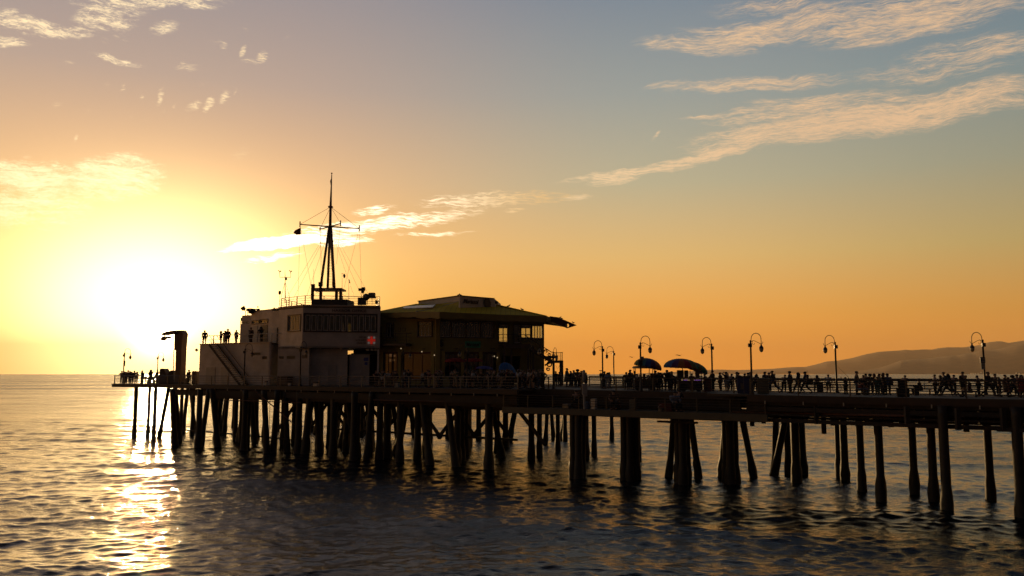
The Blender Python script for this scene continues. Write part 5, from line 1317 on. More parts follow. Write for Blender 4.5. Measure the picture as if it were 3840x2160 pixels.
# cart with pale awning
Yc = 68.8; c = Vector((xat(2416, 1440, Yc), Yc, zd(9)))
ct = thing('vendor_cart', 'vendor cart with pale round awning behind the lamp post', 'cart', c)
zt_ = zat(1378, Yc); MB().lathe([(.95, -.08), (.98, 0), (.9, .1), (.2, .18)], (c.x, c.y, zt_), 20).build('awning', mat('pale_canvas', (0.34, 0.30, 0.22), 0.8, 0.2, 3), ct)
MB().box((c.x, c.y, c.z + .55), (1.7, .9, .8)).build('body', TRIMD, ct, bevel=.03); MB().box((c.x + .3, c.y - .46, c.z + .62), (.65, .02, .5)).build('panel', mat('dull_green_panel', (0.06, 0.07, 0.05), 0.7, 0.2), ct)
for i in (-1, 1):
    for j in (-1, 1): MB().tube([(c.x + i * .78, c.y + j * .38, c.z + .9), (c.x + i * .78, c.y + j * .38, zt_)], .03, 6).build('post', IRON, ct)
for i in (-1, 1): MB().tube([(c.x + i * .6, c.y - .52, c.z + .25), (c.x + i * .6, c.y - .46, c.z + .25)], .25, 16).build('wheel', BLACKM, ct)
for k in range(5): MB().box((c.x - .6 + .3 * k, c.y, c.z + 1.15), (.16, .5, .25 + .1 * (k % 3))).build('goods', [TRIMW, REDDK, TRIMD][k % 3], ct)
# cart with displayed goods under the umbrellas
Yc = 67.2; c = Vector((xat(2586, 1440, Yc), Yc, zd(13.5)))
ct = thing('vendor_cart', 'wide vendor cart hung with printed goods under the rainbow umbrellas', 'cart', c)
MB().box((c.x, c.y, c.z + .5), (1.9, .9, .75)).build('body', TRIMD, ct, bevel=.03)
for i in (-1, 1): MB().tube([(c.x + i * .62, c.y - .54, c.z + .32), (c.x + i * .62, c.y - .47, c.z + .32)], .32, 18).build('wheel', BLACKM, ct)
for i in (-1, 0, 1): MB().bar((c.x + i * .9, c.y - .3, c.z + .85), (c.x + i * .9, c.y - .3, zat(1388, Yc)), .04).build('post', IRON, ct)
GP = mat('printed_goods', (0.22, 0.16, 0.12), 0.7, 0.75, 26); 
for (x0, x1) in ((2566, 2581), (2607, 2623)):
    a = P((x0 + x1) / 2, 1403, Yc - .32); MB().box(a, ((x1 - x0) / F * Yc, .03, .62)).build('display_panel', GP, ct)
MB().box(P(2551, 1402, Yc - .3), (.5, .3, .6)).build('display_panel', TRIMD, ct)
for (x0, x1) in ((2564, 2578), (2604, 2627)): MB().box(P((x0 + x1) / 2, 1425.5, Yc - .48), ((x1 - x0) / F * Yc, .02, .03)).build('glow_strip', mat('violet_light', (0.1, 0.02, 0.3), 0.5, 0.1, emit=(0.22, 0.04, 0.6), es=0.5), ct)
for k in range(3): MB().box(P(2628, 1400 + 12 * k, Yc - .1), (.28, .04, .09)).build('shelf', TRIMW, ct)
# ------------------------------------------------------------------ bins, boxes, posts, telescope, sign boards
def bin_(label, x, I, w_, h_, m, panel=None, name='litter_bin', cat='bin'):
    p = on(x, I); t = thing(name, label, cat, p)
    MB().box(p + Vector((0, 0, h_ / 2)), (w_, w_ * .9, h_), AXA + .3).build('body', m, t, bevel=.03); MB().box(p + Vector((0, 0, h_ + .04)), (w_ + .06, w_ * .9 + .06, .1), AXA + .3).build('lid', IRON, t, bevel=.02)
    if panel: MB().box(p + Vector((-.02, -w_ * .5, h_ * .45)), (w_ * .45, .03, h_ * .4), 0).build('panel', panel, t)
    return t
BBIN = mat('blue_plastic', (0.012, 0.018, 0.085), 0.5, 0.2, 4)
bin_('left blue recycling bin with pale square panel by the tall near lamp', 2780, 74.2, .62, 1.2, BBIN, MATS['grey_metal_box']); bin_('right blue recycling bin touching the tall near lamp post', 2804, 74.2, .6, 1.2, BBIN)
bin_('grey green cabinet on the walkway right of the blue bins', 2860, 74.5, .8, 1.05, mat('grey_green_box', (0.10, 0.095, 0.07), 0.7, 0.2, 3), None, 'cabinet', 'cabinet')
bin_('dark maroon bin at the foot of the lamp right of the umbrellas', 2655, 79, .5, 1.0, REDDK); bin_('dark bucket hanging low at the railing left of the lone seated child', 3434, 79, .3, .6, BLACKM, None, 'bucket', 'bucket')
bin_('small dark crate at the near railing under the hanging cloth', 3382, 73.5, .75, .5, BLACKM, None, 'crate', 'crate'); bin_('dark square notice box on the far railing right of the walking trio', 3073, 85, .5, .75, IRON, None, 'notice_box', 'box')
bin_('pale square board leaning on the railing before the restaurant', 1490, 72.4, .4, .45, MATS['pale_sign_plate'], None, 'notice_board', 'notice'); bin_('white notice on the railing before the harbour office stairs', 1000, 72.4, .22, .4, TRIMW, None, 'notice_board', 'notice')
bin_('grey box at the railing left of the white post', 1070, 73.4, 1.3, 1.0, TARP, None, 'utility_box', 'box'); bin_('low pale notice on the railing below the white shed', 1187, 72.4, .5, .35, TRIMW, None, 'notice_board', 'notice')
bin_('small pale notice on the railing right of the dark utility box', 1087, 72.3, .3, .35, TRIMW, None, 'notice_board', 'notice')
def lp_at(x, back=1.0):  # point on the lower platform
    d = ray(x, 1401); k = d.x / d.y; I = NEAR + back; Y = I / (1 + SL * k); return Vector((k * Y, Y, LPZ))
for (x, bk_, w_, h_, m, lab, nm) in ((2125, .6, .6, .35, MATS['grey_metal_box'], 'pale low tub on the fishing platform left of the white post', 'tub'), (2226, .3, .42, .85, TRIMW, 'white board standing on the fishing platform right of the white post', 'notice_board'), (2202, .9, .3, .6, mat('slate_blue_cloth', (0.06, 0.09, 0.17), 0.8, 0.2), 'slate blue sheet hanging beside the white post', 'sheet'),
    (2372, .8, .5, .85, MATS['grey_green_box'], 'grey green box on the fishing platform right of the platform middle', 'utility_box'), (2496, .6, 1.1, .6, mat('dark_red_tarp', (0.10, 0.02, 0.015), 0.8, 0.3), 'dark red covered heap on the fishing platform', 'covered_heap'), (2312, 1.4, .5, .6, REDDK, 'dark red crate in the middle of the fishing platform', 'crate')):
    p = lp_at(x, bk_); t = thing(nm, lab, nm.replace('_', ' '), p); MB().box(p + Vector((0, 0, h_ / 2 + .03)), (w_, .35 if w_ < .6 else .5, h_), AXA).build('body', m, t, bevel=.03); MB().box(p + Vector((0, 0, .015)), (w_ * .7, .2, .03), AXA).build('foot', IRON, t)
# barrier bucket and basket at the right end of the platform
p = lp_at(2478, .3); t = thing('wire_basket', 'pale handled basket at the edge of the fishing platform', 'basket', p); MB().lathe([(.2, 0), (.26, .3), (.24, .3)], p, 12).build('bowl', MATS['grey_metal_box'], t); MB().tube([p + Vector((-.26, 0, .3)), p + Vector((-.15, 0, .5)), p + Vector((.3, 0, .55)), p + Vector((.7, 0, .35))], .015, 5).build('handle', TRIMW, t)
# white post with box
p = lp_at(2190, -.25); Y = p.y; wp = thing('white_post', 'tall pale post with a wide box rising beside the fishing platform', 'post', Vector((p.x, p.y, LPZ - .4)))
WPM = mat('pale_grey_post', (0.34, 0.33, 0.31), 0.6, 0.2, 2)
MB().tube([P(2192, 1534, Y), P(2190, 1480, Y)], .09, 10).build('lower_post', WPM, wp); MB().tube([P(2190, 1480, Y), P(2189, 1440, Y)], .15, 10).build('middle_post', WPM, wp)
MB().box(P(2192.5, 1458, Y), (.4, .3, .8)).build('box', WPM, wp, bevel=.02); MB().lathe([(.12, -.5), (.12, .45), (.06, .52)], P(2189.5, 1412, Y), 12).build('upper_post', WPM, wp, smooth=True); MB().box(P(2197, 1478, Y), (.22, .2, .35)).build('bracket', WPM, wp)
# standing telescope viewer
p = on(2253, 85); t = thing('viewer_telescope', 'coin telescope with flat sign on top beside a lamp post', 'telescope', p)
MB().tube([p, p + Vector((0, 0, 1.1))], .06, 8).build('stand', IRON, t); MB().ball(p + Vector((0, 0, 1.25)), (.17, .2, .2)).build('head', IRON, t, smooth=True); MB().box(p + Vector((0, 0, 1.66)), (.32, .05, .06)).bar(p + Vector((0, 0, 1.4)), p + Vector((0, 0, 1.65)), .03).build('sign', IRON, t)
# hanging cloth on the near rail, tables and chairs at the restaurant
p = on(3381, 71.4); t = thing('hanging_jacket', 'dark jacket hanging on the near railing left of the lone seated child', 'jacket', p + Vector((0, 0, 1.0)))
MB().plate([p + Vector((x, -.08, z)) for x, z in ((-.3, 1.1), (.3, 1.1), (.27, .75), (.33, .45), (.12, .5), (-.05, .62), (-.22, .4), (-.3, .7))], (0, .05, 0)).build('cloth', BLACKM, t)
TB = [(1600, 77.5), (1660, 76), (1735, 78), (1828, 76.5), (1880, 75.5), (1560, 76)]
tb0 = thing('terrace_table', 'x', 'table', (0, 0, 0)); MB().lathe([(.42, .72), (.42, .75)], (0, 0, 0), 18).build('table_top', TRIMW, tb0); MB().tube([(0, 0, 0), (0, 0, .72)], .04, 8).build('leg', IRON, tb0); MB().lathe([(.25, 0), (.25, .03)], (0, 0, 0), 14).build('base', IRON, tb0)
TL = ['round white terrace table farthest left of the parasols', 'round white terrace table below the corner pilaster', 'round white terrace table between the red parasols', 'round white terrace table under the dark blue parasol', 'round white terrace table left of the tilted blue parasol', 'round white terrace table before the wide left window']
for i, (x, I) in enumerate(TB):
    o = tb0 if i == 0 else copy_tree(tb0); o.location = on(x, I); o['label'] = TL[i]; o['group'] = 'tables on the restaurant terrace'
# rocks of low fence between terrace and walkway
t = thing('terrace_wall', 'low ochre terrace wall along the front of the restaurant', 'wall', on(1700, 81)); 
MB().bar(on(1660, 80.5, .5), on(1860, 80.5, .5), .18, 1.0).build('wall', mat('dim_ochre_wall', (0.20, 0.15, 0.05), 0.8, 0.3, 2), t); MB().bar(on(1660, 80.5, 1.04), on(1860, 80.5, 1.04), .24, .07).build('coping', WOOD, t)
# bicycle leaning at far railing
def bicycle(label, x, I):
    p = on(x, I); t = thing('bicycle', label, 'bicycle', p); d = AX
    for s_ in (-.5, .5): MB().tube([p + d * s_ + Vector((0, 0, .34)) + d * .33 * math.cos(a) + Vector((0, 0, .33 * math.sin(a))) for a in [k * math.pi / 8 for k in range(17)]], .02, 6, caps=False).build('wheel', BLACKM, t)
    b = lambda a, c: MB().tube([p + d * a[0] + Vector((0, 0, a[1])), p + d * c[0] + Vector((0, 0, c[1]))], .018, 6)
    mb = MB()
    for a, c in (((-.5, .34), (-.15, .8)), ((-.15, .8), (.33, .85)), ((-.05, .32), (.35, .8)), ((-.5, .34), (-.05, .32)), ((-.05, .32), (-.18, .9)), ((.5, .34), (.32, .98))): mb.tube([p + d * a[0] + Vector((0, 0, a[1])), p + d * c[0] + Vector((0, 0, c[1]))], .018, 6)
    mb.build('frame', REDDK, t); MB().box(p + d * -.2 + Vector((0, 0, .93)), (.24, .12, .05), AXA).build('saddle', BLACKM, t); MB().tube([p + d * .32 + PX * -.25 + Vector((0, 0, 1.0)), p + d * .32 + PX * .25 + Vector((0, 0, 1.0))], .016, 6).build('handlebar', IRON, t)
bicycle('bicycle leaning at the far railing behind the white shirted child', 3112, 84.6)
# ------------------------------------------------------------------ access ladders, light strips under the deck
def ladder(label, x0, y0, x1, y1, Y):
    a, b = P(x0, y0, Y), P(x1, y1, Y); t = thing('ladder', label, 'ladder', b); s_ = Vector((.45, 0, 0))
    MB().tube([a, b], .03, 6).build('rail', IRON, t); MB().tube([a + s_, b + s_], .03, 6).build('rail', IRON, t)
    n = int((a - b).length / .32)
    for k in range(n): p = a.lerp(b, (k + .5) / n); MB().tube([p, p + s_], .018, 5).build('rung', IRON, t)
ladder('access ladder down to the water between the leftmost crossed piles', 742, 1465, 738, 1640, 97.5); ladder('access ladder hanging from the deck below the harbour office', 1013, 1490, 1008, 1675, 88.2)

# ------------------------------------------------------------------ people
SKIN = mat('skin', (0.32, 0.19, 0.13), 0.6, 0.1, 6)
HAIRS = [mat('dark_hair', (0.02, 0.013, 0.01), 0.6, 0.3, 20), mat('brown_hair', (0.06, 0.03, 0.015), 0.6, 0.3, 20), mat('auburn_hair', (0.14, 0.05, 0.02), 0.6, 0.3, 20)]
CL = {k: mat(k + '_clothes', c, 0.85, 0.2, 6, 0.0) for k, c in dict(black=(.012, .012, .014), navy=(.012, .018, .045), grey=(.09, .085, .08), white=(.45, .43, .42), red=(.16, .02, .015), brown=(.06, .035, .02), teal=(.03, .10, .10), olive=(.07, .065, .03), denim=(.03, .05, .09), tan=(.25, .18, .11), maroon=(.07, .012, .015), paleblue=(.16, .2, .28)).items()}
def skinned(verts, edges, radii, sub=1, root=0):
    me = bpy.data.meshes.new('tmp'); me.from_pydata([Vector(v) for v in verts], edges, []); o = bpy.data.objects.new('tmp', me); col.objects.link(o)
    m = o.modifiers.new('s', 'SKIN'); lay = me.skin_vertices[0].data
    for i, r in enumerate(radii): lay[i].radius = (r, r) if not hasattr(r, '__len__') else r; lay[i].use_root = (i == root)
    m2 = o.modifiers.new('u', 'SUBSURF'); m2.levels = sub; m2.render_levels = sub
    dg = bpy.context.evaluated_depsgraph_get(); out = bpy.data.meshes.new_from_object(o.evaluated_get(dg))
    bpy.data.objects.remove(o); bpy.data.meshes.remove(me); return out
def joined(meshes, name, m):
    bm = bmesh.new()
    for x in meshes: bm.from_mesh(x); bpy.data.meshes.remove(x)
    for f in bm.faces: f.smooth = True; f.material_index = 0
    me = bpy.data.meshes.new(name); bm.to_mesh(me); bm.free(); me.materials.clear(); me.materials.append(m); return me
def mbmesh(mb):
    bmesh.ops.recalc_face_normals(mb.bm, faces=mb.bm.faces); me = bpy.data.meshes.new('t'); mb.bm.to_mesh(me); mb.bm.free(); return me
# a pose gives the joints of a 1.75 m adult facing +X; y is sideways (+ = left)
def pose(kind):
    J = dict(pel=(0, 0, .95), wst=(0, 0, 1.10), chs=(.0, 0, 1.32), nck=(.01, 0, 1.47), hdb=(.03, 0, 1.56), hdt=(.02, 0, 1.68))
    sh = (.0, .175, 1.41); el = (-.03, .23, 1.13); wr = (.03, .24, .88)
    hip = (0, .09, .92); kn = (.02, .10, .50); an = (-.02, .10, .09); to = (.14, .12, .035)
    L = dict(sh=sh, el=el, wr=wr, hip=hip, kn=kn, an=an, to=to); mir = lambda p: (p[0], -p[1], p[2]); Rr = {k: mir(v) for k, v in L.items()}
    if kind == 'walk':
        L.update(kn=(.20, .09, .52), an=(.30, .09, .11), to=(.45, .1, .07), el=(-.16, .22, 1.17), wr=(-.12, .25, .93)); Rr.update(kn=(-.04, -.09, .50), an=(-.34, -.09, .16), to=(-.22, -.1, .04), el=(.08, -.23, 1.15), wr=(.24, -.22, .98))
    if kind == 'stride':
        L.update(kn=(.26, .08, .56), an=(.42, .08, .12), to=(.57, .08, .09), el=(-.2, .22, 1.2), wr=(-.24, .24, .97)); Rr.update(kn=(-.12, -.08, .5), an=(-.46, -.08, .22), to=(-.34, -.08, .08), el=(.13, -.22, 1.18), wr=(.32, -.18, 1.06))
        for k in ('chs', 'nck', 'hdb', 'hdt'): J[k] = (J[k][0] + .05, 0, J[k][2] - .01)
    if kind == 'phone':
        for s, d in ((1, L), (-1, Rr)): d.update(el=(.08, s * .2, 1.15), wr=(.30, s * .07, 1.26))
        J['hdb'] = (.05, 0, 1.55); J['hdt'] = (.09, 0, 1.66)
    if kind == 'armsup':
        for s, d in ((1, L), (-1, Rr)): d.update(el=(.12, s * .38, 1.55), wr=(.14, s * .12, 1.66))
    if kind == 'folded':
        L.update(el=(.03, .25, 1.16), wr=(.22, -.02, 1.20)); Rr.update(el=(.03, -.25, 1.16), wr=(.20, .04, 1.14))
    if kind == 'lean':
        for k in ('wst', 'chs', 'nck', 'hdb', 'hdt'): J[k] = (J[k][0] + (J[k][2] - .95) * .42, 0, J[k][2] - (J[k][2] - .95) * .07)
        for s, d in ((1, L), (-1, Rr)): d.update(sh=(.19, s * .175, 1.37), el=(.30, s * .22, 1.12), wr=(.50, s * .12, 1.10), hip=(-.02, s * .09, .92), an=(-.08, s * .11, .09), to=(.08, s * .13, .035))
    if kind == 'hips':
        for s, d in ((1, L), (-1, Rr)): d.update(el=(-.08, s * .42, 1.18), wr=(.04, s * .20, 1.02))
    if kind == 'hold':
        L.update(el=(.08, .24, 1.15), wr=(.28, .16, 1.10)); Rr.update(el=(.10, -.24, 1.15), wr=(.30, -.1, 1.12))
    if kind == 'cast':
        L.update(el=(.20, .22, 1.45), wr=(.33, .12, 1.66)); Rr.update(el=(.16, -.24, 1.30), wr=(.34, -.06, 1.44))
    if kind == 'sit':
        for k in J: J[k] = (J[k][0] + (.03 if J[k][2] > 1.2 else 0), 0, J[k][2] - .47)
        for s, d in ((1, L), (-1, Rr)): d.update(sh=(.03, s * .175, .94), el=(.10, s * .22, .68), wr=(.34, s * .12, .62), hip=(0, s * .09, .46), kn=(.44, s * .11, .48), an=(.42, s * .11, .09), to=(.56, s * .12, .035))
    return J, L, Rr
def hand(wr, el, side):
    """palm with four fingers and a thumb, loosely curled"""
    wr = Vector(wr); d = (wr - Vector(el)).normalized(); sdw = d.cross(Vector((0, 1, 0)) if abs(d.y) < .8 else Vector((1, 0, 0))).normalized(); nn = d.cross(sdw)
    mb = MB(); mb.tube([wr, wr + d * .04, wr + d * .095], [.026, .04, .036], 8)
    for i in range(4):
        b = wr + d * .085 + sdw * (.027 - .018 * i); l = (.068, .078, .073, .056)[i]
        mb.tube([b, b + d * l * .5 + nn * .008, b + d * l * .8 + nn * .03 * side], [.0095, .0088, .0065], 5)
    b = wr + d * .03 + sdw * .034; mb.tube([b, b + sdw * .03 + d * .025, b + sdw * .035 + d * .055], [.012, .011, .008], 5)
    return mbmesh(mb)
def make_person(kind, hair='short', legs='trousers', top='shirt', hat=None, child=False):
    J, L, Rr = pose(kind); V = []; E = []; Rd = []
    def add(p, r, prev=None): V.append(p); Rd.append(r); (E.append((prev, len(V) - 1)) if prev is not None else None); return len(V) - 1
    a = add(J['pel'], (.125, .10)); b = add(J['wst'], (.115, .09), a); c = add(J['chs'], (.15, .11), b); n = add(J['nck'], .058, c); h1 = add(J['hdb'], .078, n); h2 = add(J['hdt'], .082, h1)
    for d in (L, Rr):
        s = add(d['sh'], .062, c); e = add(d['el'], .045, s); add(d['wr'], .029, e)
        h = add(d['hip'], .095, a); k = add(d['kn'], .06, h); an = add(d['an'], .042, k); add(d['to'], .035, an)
    body = skinned(V, E, Rd)
    hd = Vector(J['hdb']); ht = Vector(J['hdt']); hc = hd.lerp(ht, .35); up = (ht - hd).normalized(); fw = Vector((1, 0, 0)); fw = (fw - up * fw.dot(up)).normalized()
    mb = MB(); mb.tube([hc + fw * .07 + up * .005, hc + fw * .108 - up * .03, hc + fw * .07 - up * .035], [.012, .016, .014], 6)
    for s in (-1, 1): mb.ball(hc + Vector((0, s * .082, 0)) - up * .01, (.02, .012, .032), 6, 4); mb.ball(hc + fw * .082 + Vector((0, s * .032, 0)) + up * .015, .012, 6, 4)
    mb.ball(hc + fw * .088 - up * .06, (.012, .026, .008), 6, 4)
    parts = [body, mbmesh(mb), hand(L['wr'], L['el'], 1), hand(Rr['wr'], Rr['el'], -1)]
    t = thing('person', 'x', 'person', (0, 0, 0))
    def put(me, name):
        o = bpy.data.objects.new(name, me); col.objects.link(o); o.parent = t; return o
    put(joined(parts, 'body', SKIN), 'body')
    # hair
    mb = MB()
    if hair == 'short': mb.ball(hc + up * .055 - fw * .014, (.094, .09, .082), 12, 8)
    elif hair == 'curly': mb.ball(hc + up * .04 - fw * .02, (.14, .14, .13), 12, 8)
    else:
        mb.ball(hc + up * .045 - fw * .02, (.104, .104, .1), 12, 8)
        mb.tube([hc + up * .06 - fw * .05, hc - up * .05 - fw * .075, hc - up * .2 - fw * .08, hc - up * .38 - fw * .075], [.07, .1, .1, .05], 10)
        for s in (-1, 1): mb.tube([hc + up * .03 + Vector((0, s * .08, 0)), hc - up * .12 + Vector((.0, s * .085, 0)), hc - up * .26 + Vector((.0, s * .08, 0))], [.03, .04, .02], 6)
    put(joined([mbmesh(mb)], 'hair', HAIRS[0]), 'hair')
    if hat:
        mb = MB()
        if hat == 'cap': mb.ball(hc + up * .085 - fw * .01, (.105, .1, .075), 12, 8); mb.plate([hc + up * .085 + fw * x + Vector((0, y, 0)) for x, y in ((.07, -.07), (.16, -.055), (.185, 0), (.16, .055), (.07, .07))], up * .015)
        else: mb.lathe([(.17, 0), (.16, .02), (.1, .03), (.095, .10), (.07, .12)], hc + up * .07, 14)
        put(joined([mbmesh(mb)], 'hat', CL['black']), 'hat')
    # top
    V = []; E = []; Rd = []
    a = add(tuple(Vector(J['pel']) + Vector((0, 0, .0))), (.15, .125)); b = add(J['wst'], (.14, .115), a); c = add(J['chs'], (.17, .13), b); n = add(tuple(Vector(J['chs']).lerp(Vector(J['nck']), .75)), .085, c)
    for d in (L, Rr):
        s = add(d['sh'], .078, c); e = Vector(d['sh']).lerp(Vector(d['el']), .75 if top == 'shirt' else 1.0); s2 = add(tuple(e), .058 if top == 'shirt' else .062, s)
        if top != 'shirt': add(tuple(Vector(d['el']).lerp(Vector(d['wr']), .9)), .045, s2)
    if top == 'jacket': add(tuple(Vector(J['pel']) - Vector((0, 0, .12))), (.165, .14), a)
    put(joined([skinned(V, E, Rd)], top, CL['black']), top)
    V = []; E = []; Rd = []
    if legs in ('trousers', 'shorts'):
        a = add(tuple(Vector(J['pel']) - Vector((0, 0, .02))), (.14, .12))
        for d in (L, Rr):
            h = add(d['hip'], .108, a)
            if legs == 'shorts': add(tuple(Vector(d['hip']).lerp(Vector(d['kn']), .85)), .095, h)
            else: k = add(d['kn'], .078, h); add(tuple(Vector(d['kn']).lerp(Vector(d['an']), .92)), .065, k)
        put(joined([skinned(V, E, Rd)], legs, CL['black']), legs)
    else:
        p = Vector(J['pel']); kz = .45 if legs == 'skirt' else .25
        mb = MB(); mb.lathe([(.13, .16), (.15, 0), (.19, -.2), (.23, -(p.z - kz))], p, 14); put(joined([mbmesh(mb)], 'skirt', CL['black']), 'skirt')
    # shoes
    mb = MB()
    for d in (L, Rr):
        an, to = Vector(d['an']), Vector(d['to']); mb.tube([an + Vector((-.03, 0, -.035)), an.lerp(to, .5) - Vector((0, 0, .012)), to + (to - an).normalized() * .05], [.05, .052, .035], 8)
    put(joined([mbmesh(mb)], 'shoes', CL['black']), 'shoes')
    return t
PT = {}
def template(key):
    if key not in PT:
        kind, hair, legs, top, hat = key; PT[key] = [make_person(kind, hair, legs, top, hat), False]
    return PT[key]
meshcache = {}
def recolor(o, m):
    key = (o.data.name, m.name)
    if key not in meshcache:
        me = o.data.copy(); me.materials.clear(); me.materials.append(m); me.name = o.data.name.split('.')[0]; meshcache[key] = me
    o.data = meshcache[key]
def person(x, ytop, I, face, key, ctop, cleg, label, group, hair=0, z=None, pos=None, hmul=1.0):
    """x column of the head, ytop photo row of the head top; face = heading in degrees, 0 = to the right along the pier, 180 = to the left, 90 = out to sea, -90 = to the camera"""
    T = template(key); o = T[0] if not T[1] else copy_tree(T[0]); T[1] = True
    p = on(x, I) if pos is None else Vector(pos)
    if z is not None: p.z = z
    Ht = (1.32 if key[0] == 'sit' else 1.76)
    need = (zat2(x, ytop, p.y) - p.z) if ytop else 1.7 * hmul
    if key[0] == 'armsup' : Ht = 1.78
    s = need / Ht; s = max(.55 if ytop else .5, min(1.22, s))
    o.scale = (s * 1.3, s * 1.36, s); a = AXA + R(face); o.rotation_euler = (0, 0, a)
    # set the head, not the feet, over the column for leaning figures
    off = {'lean': .28, 'stride': .07}.get(key[0], .02) * s
    o.location = p - Vector((math.cos(a), math.sin(a), 0)) * off
    if key[0] == 'sit': o.location = p
    o['label'] = label; o['group'] = group; o['category'] = 'person'
    for c in o.children:
        n = c.name.split('.')[0]
        if n in ('shirt', 'jacket'): recolor(c, CL[ctop])
        elif n in ('trousers', 'shorts', 'skirt'): recolor(c, CL[cleg])
        elif n == 'hair': recolor(c, HAIRS[hair])
    return o
K = lambda kind='stand', hair='short', legs='trousers', top='shirt', hat=None: (kind, hair, legs, top, hat)
GW = 'people on the walkway'
